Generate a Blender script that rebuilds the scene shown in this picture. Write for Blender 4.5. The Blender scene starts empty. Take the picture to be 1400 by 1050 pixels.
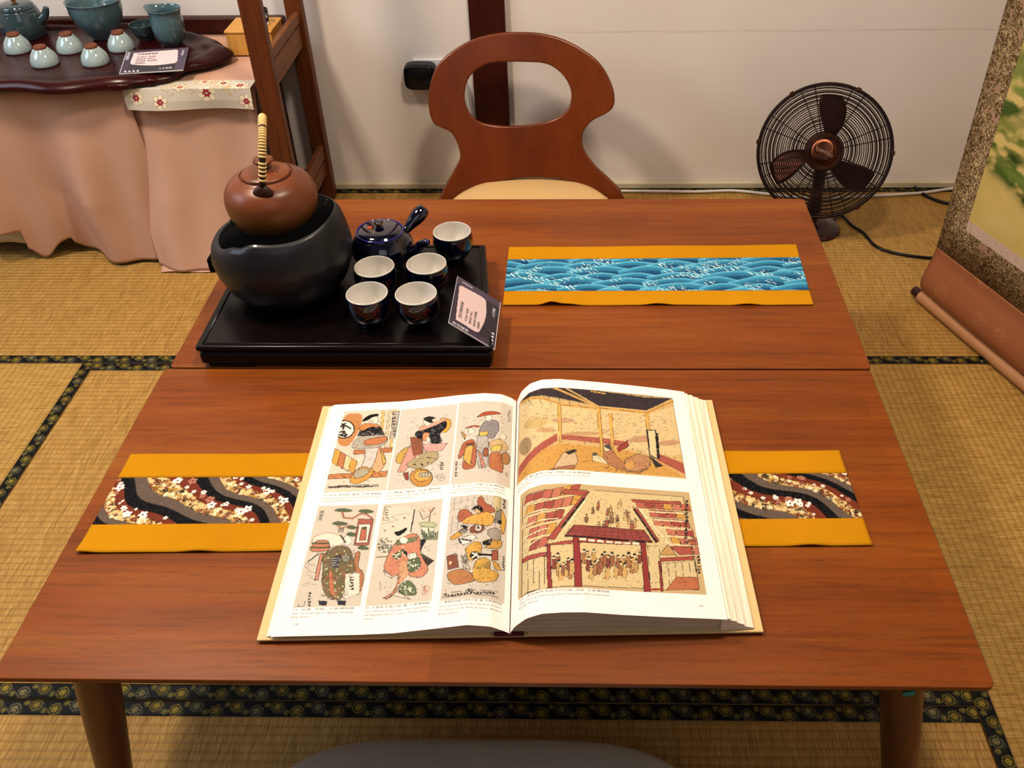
import bpy, bmesh, math, random
import numpy as np
from mathutils import Vector, Matrix, geometry
random.seed(4); rng = np.random.RandomState(7)
sc = bpy.context.scene
COL = sc.collection
PI = math.pi
R = math.radians

# ------------------------------------------------------------------ colour + materials
def lin(h):
    if isinstance(h, (tuple, list, np.ndarray)): return tuple(h)[:3]
    h = h.lstrip('#')
    v = [int(h[i:i+2], 16)/255 for i in (0, 2, 4)]
    return tuple(c/12.92 if c <= .04045 else ((c+.055)/1.055)**2.4 for c in v)

class NT:
    def __init__(s, name):
        s.m = bpy.data.materials.new(name); s.m.use_nodes = True
        s.t = s.m.node_tree; s.n = s.t.nodes; s.b = s.n['Principled BSDF']
    def add(s, typ, ins=None, **props):
        n = s.n.new('ShaderNode'+typ)
        for k, v in props.items(): setattr(n, k, v)
        for k, v in (ins or {}).items():
            i = n.inputs[k]
            if hasattr(v, 'is_output') or isinstance(v, bpy.types.NodeSocket): s.t.links.new(v, i)
            else: i.default_value = v
        return n
    def coord(s, scale=(1, 1, 1), rot=(0, 0, 0), loc=(0, 0, 0)):
        tc = s.add('TexCoord'); mp = s.add('Mapping', {'Vector': tc.outputs['Object'], 'Scale': scale, 'Rotation': rot, 'Location': loc})
        return mp.outputs[0]
    def noise(s, vec, scale, detail=3, rough=.5, dist=0):
        return s.add('TexNoise', {'Vector': vec, 'Scale': scale, 'Detail': detail, 'Roughness': rough, 'Distortion': dist}).outputs[0]
    def ramp(s, fac, stops, interp='LINEAR'):
        r = s.add('ValToRGB', {'Fac': fac}); cr = r.color_ramp; cr.interpolation = interp
        while len(cr.elements) > 1: cr.elements.remove(cr.elements[-1])
        cr.elements[0].position = stops[0][0]; cr.elements[0].color = (*lin(stops[0][1]), 1)
        for p, c in stops[1:]:
            e = cr.elements.new(p); e.color = (*lin(c), 1)
        return r.outputs[0]
    def mix(s, fac, a, b, mode='MIX'):
        n = s.add('Mix', data_type='RGBA', blend_type=mode)
        for k, v in ((0, fac), (6, a), (7, b)):
            i = n.inputs[k]
            if isinstance(v, bpy.types.NodeSocket): s.t.links.new(v, i)
            elif k == 0: i.default_value = v
            else: i.default_value = (*lin(v), 1)
        return n.outputs[2]
    def math(s, op, a, b=0.5):
        n = s.add('Math', operation=op)
        for k, v in ((0, a), (1, b)):
            if isinstance(v, bpy.types.NodeSocket): s.t.links.new(v, n.inputs[k])
            else: n.inputs[k].default_value = v
        return n.outputs[0]
    def fin(s, col=None, rough=.5, metal=0, bump=None, bstr=.3, bdist=.001, coat=0, spec=.5, coatr=.1, sheen=0, trans=0, ior=1.45):
        b = s.b
        def put(k, v):
            if isinstance(v, bpy.types.NodeSocket): s.t.links.new(v, b.inputs[k])
            elif k == 'Base Color': b.inputs[k].default_value = (*lin(v), 1)
            else: b.inputs[k].default_value = v
        put('Base Color', col); put('Roughness', rough); put('Metallic', metal)
        put('Specular IOR Level', spec); put('Coat Weight', coat); put('Coat Roughness', coatr)
        put('Sheen Weight', sheen); put('Transmission Weight', trans); put('IOR', ior)
        if bump is not None:
            bp = s.add('Bump', {'Height': bump, 'Strength': bstr, 'Distance': bdist})
            s.t.links.new(bp.outputs[0], b.inputs['Normal'])
        return s.m

def plain(name, col, rough=.5, metal=0, coat=0, var=.08, spec=.5, sc_=40, **k):
    t = NT(name); v = t.coord()
    n = t.noise(v, sc_, 4)
    c = lin(col); hi = tuple(min(1, x*(1+var)) for x in c); lo = tuple(x*(1-var) for x in c)
    return t.fin(t.mix(n, lo, hi), rough, metal, coat=coat, spec=spec, bump=n, bstr=k.pop('bstr', .1), **k)

def wood(name, dark, mid, light, axis=0, scale=1., rough=.35, coat=.2, planks=False, bstr=.15, grain=1.0, spec=.35):
    t = NT(name)
    s1 = [14*scale]*3; s1[axis] = 1.2*scale
    s2 = [160*scale]*3; s2[axis] = 9*scale
    n1 = t.noise(t.coord(s1), 1.0, 5, .6, .4)
    n2 = t.noise(t.coord(s2), 1.0, 3, .6)
    c = t.ramp(n1, [(.25, dark), (.5, mid), (.78, light)])
    c = t.mix(.55*grain, c, t.ramp(n2, [(.3, dark), (.5, mid), (.62, mid), (.8, light)]), 'MIX')
    s3 = [420*scale]*3; s3[axis] = 60*scale
    n3 = t.noise(t.coord(s3), 1.0, 2, .5)
    c = t.mix(t.math('MULTIPLY', t.math('GREATER_THAN', n3, .66), .4), c, dark)
    if planks:
        br = t.add('TexBrick', {'Vector': t.coord((1, 1, 1)), 'Color1': (.74, .74, .74, 1), 'Color2': (1.12, 1.12, 1.12, 1), 'Mortar': (.9, .9, .9, 1), 'Scale': 1.0,
                                'Mortar Size': .0, 'Brick Width': .33, 'Row Height': .062, 'Bias': 0.1}, offset=.37)
        c = t.mix(.45, c, br.outputs[0], 'MULTIPLY')
    return t.fin(c, rough, coat=coat, bump=n2, bstr=bstr, bdist=.0005, coatr=.25, spec=spec)

def vcol(name, rough=.6, weave=0, coat=0, sheen=0, spec=.5):
    t = NT(name)
    a = t.add('Attribute', attribute_name='paint')
    c = a.outputs['Color']
    if weave:
        w = t.noise(t.coord((weave, weave, weave)), 1.0, 2)
        c = t.mix(.18, c, t.ramp(w, [(.3, (.55, .55, .55)), (.7, (1, 1, 1))]), 'MULTIPLY')
        return t.fin(c, rough, bump=w, bstr=.25, bdist=.0004, sheen=sheen, spec=spec)
    return t.fin(c, rough, coat=coat, spec=spec)

# ------------------------------------------------------------------ objects
def tag(o, label=None, cat=None, group=None, kind=None):
    if label: o['label'] = label
    if cat: o['category'] = cat
    if group: o['group'] = group
    if kind: o['kind'] = kind
    return o
def thing(name, label, cat, loc=(0, 0, 0), group=None, rz=0):
    o = bpy.data.objects.new(name, None); COL.objects.link(o); o.empty_display_size = .02
    o.location = loc; o.rotation_euler = (0, 0, rz)
    return tag(o, label, cat, group)
def mesh(name, verts, faces, mat, parent=None, smooth=True, cols=None, auto=None, bevel=0, bseg=2):
    me = bpy.data.meshes.new(name)
    me.from_pydata([tuple(map(float, v)) for v in verts], [], [tuple(map(int, f)) for f in faces])
    o = bpy.data.objects.new(name, me); COL.objects.link(o)
    mats = mat if isinstance(mat, (list, tuple)) else [mat]
    for m in mats: me.materials.append(m)
    if cols is not None:
        a = me.color_attributes.new('paint', 'FLOAT_COLOR', 'POINT')
        a.data.foreach_set('color', np.concatenate([cols, np.ones((len(cols), 1))], 1).astype(np.float32).ravel())
    if smooth: me.polygons.foreach_set('use_smooth', [True]*len(me.polygons))
    me.update()
    if bevel:
        b = o.modifiers.new('bevel', 'BEVEL'); b.width = bevel; b.segments = bseg; b.limit_method = 'ANGLE'; b.angle_limit = R(35)
        b.harden_normals = False
    if smooth and auto is not None or bevel:
        w = o.modifiers.new('wn', 'WEIGHTED_NORMAL'); w.keep_sharp = True
        try: me.set_sharp_from_angle(angle=R(auto or 40))
        except Exception: pass
    if parent: o.parent = parent
    return o

class B:                     # gathers shapes for one mesh
    def __init__(s): s.v = []; s.f = []
    def put(s, v, f):
        k = len(s.v); s.v += [tuple(map(float, p)) for p in v]; s.f += [tuple(i+k for i in q) for q in f]; return s
    def box(s, x0, x1, y0, y1, z0, z1, M=None):
        v = [(x, y, z) for z in (z0, z1) for y in (y0, y1) for x in (x0, x1)]
        if M is not None: v = [M @ Vector(p) for p in v]
        return s.put(v, [(0, 2, 3, 1), (4, 5, 7, 6), (0, 1, 5, 4), (2, 6, 7, 3), (0, 4, 6, 2), (1, 3, 7, 5)])
    def lathe(s, prof, n=48, c=(0, 0, 0), M=None, fn=None, cap=True):
        v = []; f = []
        for (r, z) in prof:
            for k in range(n):
                a = 2*PI*k/n; p = Vector((r*math.cos(a), r*math.sin(a), z))
                if fn: p = Vector(fn(p, a))
                if M is not None: p = M @ p
                v.append((p[0]+c[0], p[1]+c[1], p[2]+c[2]))
        for j in range(len(prof)-1):
            for k in range(n):
                a = j*n+k; b_ = j*n+(k+1) % n
                f.append((a, b_, b_+n, a+n))
        if cap and prof[0][0] > 1e-6: f.append(tuple(range(n))[::-1])
        if cap and prof[-1][0] > 1e-6: f.append(tuple((len(prof)-1)*n+k for k in range(n)))
        return s.put(v, f)
    def tube(s, pts, r, n=12, closed=False, sq=1.0):
        pts = [Vector(p) for p in pts]; m = len(pts); rs = r if isinstance(r, (list, tuple)) else [r]*m
        v = []; f = []; up = None
        for i, p in enumerate(pts):
            if closed: t = pts[(i+1) % m]-pts[i-1]
            else: t = pts[min(i+1, m-1)]-pts[max(i-1, 0)]
            t.normalize()
            if up is None:
                up = Vector((0, 0, 1)) if abs(t.z) < .9 else Vector((0, 1, 0))
            up = (up - t*up.dot(t)).normalized(); sd = t.cross(up)
            for k in range(n):
                a = 2*PI*k/n; v.append(p+(up*math.cos(a)*sq+sd*math.sin(a))*rs[i])
        for i in range(m if closed else m-1):
            for k in range(n):
                a = i*n+k; b_ = i*n+(k+1) % n; c = ((i+1) % m)*n
                f.append((a, b_, c+(k+1) % n, c+k))
        if not closed: f.append(tuple(range(n))[::-1]); f.append(tuple((m-1)*n+k for k in range(n)))
        return s.put(v, f)
    def prism(s, pts, z0, z1):
        n = len(pts)
        return s.put([(x, y, z0) for x, y in pts]+[(x, y, z1) for x, y in pts],
                     [tuple(range(n))[::-1], tuple(range(n, 2*n))]+[(i, (i+1) % n, n+(i+1) % n, n+i) for i in range(n)])
    def obj(s, name, mat, parent=None, **k): return mesh(name, s.v, s.f, mat, parent, **k)

def spline(pts, n=12, closed=False):
    P = [Vector(p) for p in pts]; m = len(P); out = []
    for i in range(m if closed else m-1):
        g = (lambda j: P[j % m]) if closed else (lambda j: P[max(0, min(m-1, j))])
        a, b, c, d = g(i-1), g(i), g(i+1), g(i+2)
        for k in range(n):
            t = k/n
            out.append(.5*((2*b)+(c-a)*t+(2*a-5*b+4*c-d)*t*t+(3*b-a-3*c+d)*t**3))
    if not closed: out.append(P[-1])
    return out

def plate(name, outer, holes, fn_front, fn_back, mat, parent=None, step=.02, bevel=0):
    """2-D outline with holes -> bent solid sheet"""
    xs = [p[0] for p in outer]; ys = [p[1] for p in outer]
    def inside(p, poly):
        c = False; n = len(poly)
        for i in range(n):
            a = poly[i]; b = poly[i-1]
            if (a[1] > p[1]) != (b[1] > p[1]) and p[0] < (b[0]-a[0])*(p[1]-a[1])/(b[1]-a[1])+a[0]: c = not c
        return c
    V = [Vector(p[:2]) for p in outer]; E = [(i, (i+1) % len(outer)) for i in range(len(outer))]
    loops = [(0, len(outer))]
    for h in holes:
        k = len(V); V += [Vector(p[:2]) for p in h]; E += [(k+i, k+(i+1) % len(h)) for i in range(len(h))]; loops.append((k, len(h)))
    nb = len(V); bd = list(V)
    y = min(ys)
    while y < max(ys):
        x = min(xs)
        while x < max(xs):
            q = (x, y)
            if inside(q, outer) and not any(inside(q, h) for h in holes) and min((b-Vector(q)).length for b in bd) > step*.5: V.append(Vector(q))
            x += step
        y += step
    r = geometry.delaunay_2d_cdt(V, E, [], 0, 1e-6)
    vv, ff = r[0], r[2]
    tri = []
    for f in ff:
        c = sum((vv[i] for i in f), Vector((0, 0)))/len(f)
        if inside(c, outer) and not any(inside(c, h) for h in holes): tri.append(tuple(f))
    n = len(vv)
    verts = [fn_front(*p) for p in vv]+[fn_back(*p) for p in vv]
    faces = list(tri)+[tuple(i+n for i in f[::-1]) for f in tri]
    ec = {}
    for f in tri:
        for i in range(len(f)):
            e = (f[i], f[(i+1) % len(f)]); ec[e] = 1
    for (a, b_) in list(ec):
        if (b_, a) not in ec: faces.append((b_, a, a+n, b_+n))
    o = mesh(name, verts, faces, mat, parent, bevel=bevel, bseg=3)
    bm = bmesh.new(); bm.from_mesh(o.data); bmesh.ops.recalc_face_normals(bm, faces=bm.faces); bm.to_mesh(o.data); bm.free()
    return o

def text_mesh(body, size, spacing=1.0):
    cu = bpy.data.curves.new('t', 'FONT'); cu.body = body; cu.size = size; cu.resolution_u = 2; cu.space_character = spacing
    o = bpy.data.objects.new('t', cu); COL.objects.link(o)
    dg = bpy.context.evaluated_depsgraph_get(); ev = o.evaluated_get(dg); me = ev.to_mesh()
    v = [tuple(p.co) for p in me.vertices]; f = [tuple(p.vertices) for p in me.polygons]
    ev.to_mesh_clear(); bpy.data.objects.remove(o); bpy.data.curves.remove(cu)
    return v, f
class Texts:
    def __init__(s): s.b = B()
    def add(s, body, size, fn, rot=0, x=0, y=0, spacing=1.0, width=None, vertical=False):
        """fn maps (u,v) to 3-D; text starts at (x,y)"""
        if vertical: lines = list(body)
        else: lines = [body]
        for i, l in enumerate(lines):
            v, f = text_mesh(l, size, spacing)
            if not v: continue
            w = max(p[0] for p in v); k = width/w if width else 1
            oy = -i*size*1.02 if vertical else 0
            ca, sa = math.cos(rot), math.sin(rot)
            q = [fn(x+(p[0]*k)*ca-(p[1]+oy)*sa, y+(p[0]*k)*sa+(p[1]+oy)*ca) for p in v]
            s.b.put(q, f)
    def obj(s, name, mat, parent=None): return s.b.obj(name, mat, parent, smooth=False)

# ------------------------------------------------------------------ painter: fills a dense vertex-colour grid
class Ras:
    def __init__(s, u0, u1, v0, v1, d, base):
        s.nx = int(round((u1-u0)/d))+1; s.ny = int(round((v1-v0)/d))+1; s.u0, s.v0 = u0, v0
        s.du = (u1-u0)/(s.nx-1); s.dv = (v1-v0)/(s.ny-1)
        s.U, s.V = np.meshgrid(np.linspace(u0, u1, s.nx), np.linspace(v0, v1, s.ny))
        s.C = np.empty((s.ny, s.nx, 3)); s.C[:] = lin(base)
        s.map = lambda p: p
    def win(s, P):
        i0 = max(0, int((P[:, 0].min()-s.u0)/s.du)-1); i1 = min(s.nx, int((P[:, 0].max()-s.u0)/s.du)+3)
        j0 = max(0, int((P[:, 1].min()-s.v0)/s.dv)-1); j1 = min(s.ny, int((P[:, 1].max()-s.v0)/s.dv)+3)
        if i1 <= i0 or j1 <= j0: return None
        return slice(j0, j1), slice(i0, i1)
    def put(s, w, m, col, al):
        c = np.array(lin(col)); s.C[w][m] = s.C[w][m]*(1-al)+c*al
    def poly(s, pts, col, al=1., edge=None, ew=1.):
        P = np.array([s.map(p) for p in pts], float); w = s.win(P)
        if w is None: return
        U, V = s.U[w], s.V[w]; m = np.zeros(U.shape, bool); n = len(P)
        for i in range(n):
            a = P[i]; b = P[i-1]
            if a[1] == b[1]: continue
            m ^= ((a[1] > V) != (b[1] > V)) & (U < (b[0]-a[0])*(V-a[1])/(b[1]-a[1])+a[0])
        s.put(w, m, col, al)
        if edge: s.line(list(pts)+[pts[0]], ew, edge)
    def line(s, pts, wd, col, al=1., raw=False):
        """wd in grid units (real length) via s.lw"""
        P = np.array([p if raw else s.map(p) for p in pts], float); h = wd*s.lw/2
        for a, b in zip(P[:-1], P[1:]):
            q = np.array([a-h, a+h, b-h, b+h]); w = s.win(q)
            if w is None: continue
            U, V = s.U[w]-a[0], s.V[w]-a[1]; d = b-a; L = max(d@d, 1e-12)
            t = np.clip((U*d[0]+V*d[1])/L, 0, 1)
            m = (U-t*d[0])**2+(V-t*d[1])**2 < h*h
            s.put(w, m, col, al)
    lw = .001
    def ell(s, cx, cy, rx, ry, col, al=1., rot=0, n=20, edge=None, ew=1.):
        s.poly([(cx+rx*math.cos(t)*math.cos(rot)-ry*math.sin(t)*math.sin(rot), cy+rx*math.cos(t)*math.sin(rot)+ry*math.sin(t)*math.cos(rot)) for t in np.linspace(0, 2*PI, n, endpoint=False)], col, al, edge, ew)
    def noise(s, amp, cell=.004, tint=(1, 1, 1)):
        k = max(1, int(cell/s.du)); g = rng.rand(s.ny//k+3, s.nx//k+3)
        j = np.arange(s.ny)/k; i = np.arange(s.nx)/k; j0 = j.astype(int); i0 = i.astype(int); fj = (j-j0)[:, None]; fi = (i-i0)[None]
        G = (g[j0][:, i0]*(1-fj)*(1-fi)+g[j0+1][:, i0]*fj*(1-fi)+g[j0][:, i0+1]*(1-fj)*fi+g[j0+1][:, i0+1]*fj*fi)
        s.C *= 1+amp*(G-.5)[..., None]*np.array(tint)
        return G
    def obj(s, name, fn, mat, parent=None, thick=0, smooth=True):
        """fn(U,V) -> arrays X,Y,Z"""
        X, Y, Z = fn(s.U, s.V); V = np.stack([X, Y, Z], -1).reshape(-1, 3)
        a = (np.arange(s.ny-1)[:, None]*s.nx+np.arange(s.nx-1)[None]).ravel()
        F = np.stack([a, a+1, a+1+s.nx, a+s.nx], 1)
        me = bpy.data.meshes.new(name)
        cols = s.C.reshape(-1, 3)
        if thick:
            n = len(V); V2 = V.copy(); V2[:, 2] -= thick
            top = np.arange(s.nx); rt = np.arange(s.ny)*s.nx+s.nx-1; bt = ((s.ny-1)*s.nx+np.arange(s.nx))[::-1]; lf = (np.arange(s.ny)*s.nx)[::-1]
            loop = np.concatenate([top, rt[1:], bt[1:], lf[1:]])
            S = np.stack([loop[:-1], loop[:-1]+n, loop[1:]+n, loop[1:]], 1)
            V = np.concatenate([V, V2]); F = np.concatenate([F, S]); cols = np.concatenate([cols, cols*.6])
        me.vertices.add(len(V)); me.vertices.foreach_set('co', V.astype(np.float32).ravel())
        me.loops.add(F.size); me.loops.foreach_set('vertex_index', F.astype(np.int32).ravel())
        me.polygons.add(len(F)); me.polygons.foreach_set('loop_start', np.arange(0, F.size, 4, dtype=np.int32))
        try: me.polygons.foreach_set('loop_total', np.full(len(F), 4, dtype=np.int32))
        except Exception: pass
        me.polygons.foreach_set('use_smooth', [smooth]*len(F))
        me.update(calc_edges=True)
        ca = me.color_attributes.new('paint', 'FLOAT_COLOR', 'POINT')
        ca.data.foreach_set('color', np.concatenate([np.clip(cols, 0, 1), np.ones((len(cols), 1))], 1).astype(np.float32).ravel())
        me.materials.append(mat)
        o = bpy.data.objects.new(name, me); COL.objects.link(o)
        if parent: o.parent = parent
        return o
def quadmap(Q, u0, u1, v0, v1, bulge=0):
    """trace coordinates inside the quad Q (TL,TR,BR,BL) -> page coordinates"""
    TL, TR, BR, BL = [np.array(q, float) for q in Q]
    def f(p):
        p = np.array(p, float); s_, t = .5, .5
        for _ in range(6):
            top = TL+(TR-TL)*s_; bot = BL+(BR-BL)*s_
            bl = -bulge*math.sin(PI*min(1, max(0, s_))**.55)
            t = (p[1]-top[1]-bl)/(bot[1]-top[1])
            l = TL+(BL-TL)*t; r = TR+(BR-TR)*t
            s_ = (p[0]-l[0])/(r[0]-l[0])
        s_ = min(1, max(0, s_)); t = min(1, max(0, t))
        return (u0+(u1-u0)*s_, v1+(v0-v1)*t)
    return f

# ------------------------------------------------------------------ materials
M = {}
M['wall'] = None
def mk_wall():
    t = NT('wall_plaster'); v = t.coord()
    n = t.noise(v, 2.2, 5, .55); f = t.noise(v, 260, 2)
    c = t.mix(n, '#e0d6ce', '#ebe5e0')
    # faint brown scuff line left by furniture
    sep = t.add('SeparateXYZ', {'Vector': t.coord()})
    wob = t.math('MULTIPLY', t.noise(v, 7, 2), .01)
    z = t.math('ADD', sep.outputs[2], wob)
    ln = t.math('LESS_THAN', t.math('ABSOLUTE', t.math('SUBTRACT', z, .484)), .0022)
    xm = t.math('GREATER_THAN', sep.outputs[0], .62)
    st = t.math('MULTIPLY', t.math('MULTIPLY', ln, xm), t.math('MULTIPLY', t.noise(v, 9, 3), .28))
    c = t.mix(st, c, '#8a5f55')
    return t.fin(c, .85, bump=f, bstr=.12, bdist=.0008, spec=.2)
M['wall'] = mk_wall()
M['tabletop'] = wood('stained_rubberwood', '#5a2b0a', '#874713', '#a46a25', 0, .8, .38, .06, planks=True, grain=.8)
M['table_edge'] = wood('stained_table_edge', '#4a1c08', '#6e300f', '#8a4417', 0, .8, .4, .2)
M['leg'] = wood('table_leg_wood', '#42200a', '#6b3814', '#84491e', 2, .8, .35, .3)
M['chair_wood'] = wood('red_brown_veneer', '#5e2b0d', '#743813', '#85471b', 2, .6, .3, .35, grain=.5)
M['pillar'] = wood('dark_pillar_wood', '#2a0f0a', '#43190f', '#5a2717', 2, .8, .4, .2)
M['shelf_wood'] = wood('brown_shelf_wood', '#3f1e0c', '#6b3a1b', '#85502a', 2, .7, .45, .1)
M['shelf_slat'] = wood('brown_slat_wood', '#4a2812', '#7c4b28', '#976440', 1, .7, .5, .1)
M['tray_wood'] = wood('near_black_rosewood', '#060303', '#0e0605', '#1c0d08', 0, .6, .3, .1)
M['root_wood'] = wood('glossy_red_lacquer_wood', '#1d0505', '#3a0a09', '#5c1a10', 0, .5, .28, .15, spec=.3)
M['box_wood'] = wood('pale_yellow_wood', '#b07a35', '#cf9c52', '#e0b672', 2, 1, .5, .1)
M['clay_black'] = plain('matt_black_clay', '#1e1d1f', .42, var=.06, coat=.15)
M['clay_in'] = plain('soot_black_clay', '#060505', .75, spec=.1)
M['cobalt'] = plain('cobalt_glaze', '#04041c', .07, coat=1, var=.2, spec=.6, bstr=0)
M['cobalt_rim'] = plain('blue_edge_glaze', '#1a2080', .12, coat=.8, bstr=0)
M['white_glaze'] = plain('white_glaze', '#ded9d2', .15, coat=.6, var=.02, bstr=0)
M['gold'] = plain('gold_enamel', '#b8742a', .25, .35, bstr=0)
M['red_enamel'] = plain('red_enamel', '#9c2412', .35, bstr=0)
M['orange_enamel'] = plain('orange_enamel', '#c4521f', .35, bstr=0)
M['chair_pad'] = plain('cream_leatherette', '#dcbb86', .45, var=.05, sc_=300)
M['grey_pad'] = None
def mk_grey():
    t = NT('worn_grey_leather'); v = t.coord((1, 1, 1))
    n = t.noise(v, 30, 5); s = t.noise(t.coord((8, 120, 8), (0, 0, .3)), 1.5, 2)
    c = t.mix(n, '#b5b2a6', '#c6c2b5'); c = t.mix(t.math('MULTIPLY', t.math('GREATER_THAN', s, .68), .25), c, '#97958f')
    return t.fin(c, .5, bump=n, bstr=.2)
M['grey_pad'] = mk_grey()
M['mustard'] = None
def mk_cloth(name, a, b, sc_=900):
    t = NT(name); w = t.noise(t.coord((sc_, sc_, sc_)), 1, 2); l = t.noise(t.coord((3, 3, 3)), 1.5, 3)
    c = t.mix(l, a, b); c = t.mix(.2, c, t.ramp(w, [(.3, (.5, .5, .5)), (.7, (1, 1, 1))]), 'MULTIPLY')
    return t.fin(c, .85, bump=w, bstr=.3, bdist=.0004, sheen=.0, spec=.2)
M['mustard'] = mk_cloth('mustard_cotton', '#bb8206', '#cb930c')
M['runner'] = vcol('printed_cotton', .75, weave=700, spec=.2)
M['page'] = vcol('printed_page', .42, spec=.35)
M['border'] = vcol('woven_border', .6, weave=500, spec=.3)
M['paint_glaze'] = vcol('painted_card', .25, coat=.4)
M['black_ink'] = plain('black_ink', '#15110f', .6, bstr=0)
M['brown_ink'] = plain('brown_ink', '#3a2a22', .6, bstr=0)
M['grey_ink'] = plain('grey_ink', '#7d746a', .6, bstr=0)
M['white_ink'] = plain('white_ink', '#e9e4ea', .5, bstr=0)
M['red_ink'] = plain('red_ink', '#b0402c', .6, bstr=0)
M['cover'] = plain('cream_book_cloth', '#d9be8c', .6, var=.05, sc_=500)
M['cover_in'] = plain('book_lining', '#cdb892', .7)
M['maroon'] = plain('maroon_book_ribbon', '#5a1620', .5)
def mk_pages():
    t = NT('page_edges'); n = t.noise(t.coord((6, 2, 900)), 1, 3, .6); m = t.noise(t.coord((500, 1.5, 20)), 1, 2, .6)
    c = t.ramp(n, [(.3, '#a8997e'), (.55, '#d8ccb4'), (.75, '#efe6d3')])
    c = t.mix(.15, c, t.ramp(m, [(.3, '#d9cdb5'), (.7, '#fbf5e8')]), 'MULTIPLY')
    return t.fin(c, .7, bump=n, bstr=.3, bdist=.0004)
M['edges'] = mk_pages()
def mk_fore():
    t = NT('fanned_fore_edge'); m = t.noise(t.coord((420, 2.5, 420), (0, 0, -R(1.6))), 1, 3, .6)
    c = t.ramp(m, [(.25, '#d8cbb0'), (.5, '#f0e7d4'), (.7, '#fbf6ea')])
    return t.fin(c, .65, bump=m, bstr=.35, bdist=.0005)
M['fore'] = mk_fore()
def mk_tatami(name, axis, a, b, dark):
    # axis: direction of the warp lines (long side); strands cross it
    t = NT(name)
    s = [0, 0, 30]; s[axis] = 620; s[1-axis] = 28
    strands = t.noise(t.coord(tuple(s)), 1, 3, .65)
    wv = t.noise(t.coord(), 1.6, 4)
    # ribs: repeated along the short side
    rot = (0, 0, 0) if axis == 0 else (0, 0, PI/2)
    w = t.add('TexWave', {'Vector': t.coord((1, 1, 1), rot), 'Scale': 21.0, 'Distortion': .5, 'Detail': 2, 'Detail Scale': 30.0}, bands_direction='Y').outputs[1]
    c = t.ramp(strands, [(.28, dark), (.48, a), (.7, b)])
    c = t.mix(t.math('MULTIPLY', t.ramp(w, [(0, (1, 1, 1)), (.3, (0, 0, 0))]), .42), c, dark)
    c = t.mix(t.math('MULTIPLY', wv, .5), c, t.mix(.5, c, '#b98d4a'))
    h = t.math('ADD', t.math('MULTIPLY', strands, .5), w)
    return t.fin(c, .55, bump=h, bstr=.55, bdist=.002, spec=.3)
M['tatami'] = mk_tatami('rush_tatami', 0, '#b08a4c', '#cfae6c', '#7d5c2a')
M['tatami_v'] = mk_tatami('rush_tatami_turned', 1, '#b4914f', '#d3b272', '#7f602e')
M['underfloor'] = plain('dark_floorboard', '#2a1d12', .8)
M['sill'] = plain('cream_painted_sill', '#cfc3a8', .5)
M['black_plastic'] = plain('black_plastic', '#0c0c0d', .3, bstr=.02)
M['white_plastic'] = plain('white_plastic', '#dcdcdc', .35, bstr=.02)
M['cable_white'] = plain('white_cable', '#d8d4cf', .5, bstr=.02)
M['bronze'] = plain('antique_bronze', '#4a2a1e', .35, .7, var=.15, bstr=.02)
M['dark_bronze'] = plain('dark_bronze', '#2c1a16', .38, .6, var=.15, bstr=.02)
M['copper'] = None
def mk_copper():
    t = NT('brushed_copper'); 
    t.b.inputs['Anisotropic'].default_value = .85
    tg = t.add('Tangent', direction_type='RADIAL', axis='Z'); t.t.links.new(tg.outputs[0], t.b.inputs['Tangent'])
    n = t.noise(t.coord((40, 40, 300)), 1, 2)
    return t.fin(t.mix(n, '#5e3a2c', '#774a38'), .3, 1)
M['copper'] = mk_copper()
M['wine_plastic'] = plain('wine_brown_enamel', '#3c1512', .25, .2, coat=.6, bstr=.02)
def mk_celadon(name, a, b):
    t = NT(name); n = t.noise(t.coord(), 18, 4); f = t.noise(t.coord(), 240, 2)
    c = t.mix(n, a, b); c = t.mix(t.math('MULTIPLY', t.math('GREATER_THAN', f, .64), .3), c, '#2f4a46')
    return t.fin(c, .12, coat=.8, bump=n, bstr=.05)
M['celadon'] = mk_celadon('pale_celadon', '#93a5a4', '#b5c2c1')
M['celadon_d'] = mk_celadon('deep_celadon', '#4b646b', '#698388')
M['celadon_dd'] = mk_celadon('slate_celadon', '#324246', '#47585b')
M['foot_clay'] = plain('raw_brown_clay', '#7a4a30', .7)
def mk_kettle():
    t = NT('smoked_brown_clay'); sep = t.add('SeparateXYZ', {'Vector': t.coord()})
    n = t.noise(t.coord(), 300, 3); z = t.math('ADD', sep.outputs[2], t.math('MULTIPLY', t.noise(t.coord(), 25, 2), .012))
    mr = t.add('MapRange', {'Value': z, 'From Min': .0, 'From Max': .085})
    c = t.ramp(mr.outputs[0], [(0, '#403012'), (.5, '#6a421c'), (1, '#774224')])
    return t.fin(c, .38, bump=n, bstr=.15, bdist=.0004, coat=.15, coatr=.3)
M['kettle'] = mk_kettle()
M['wine_lug'] = plain('dark_brown_clay', '#3a1a10', .45)
M['rattan'] = plain('pale_rattan', '#cdb078', .5)
M['rattan_dark'] = plain('dark_rattan', '#2c2115', .5)
M['pink_cloth'] = mk_cloth('salmon_pink_cloth', '#c9a18b', '#d3ad98', 1200)
M['white_cloth'] = mk_cloth('white_cotton', '#c9c2b6', '#d8d2c8', 900)
M['floral'] = vcol('floral_brocade', .5, weave=900, spec=.3)
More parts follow.
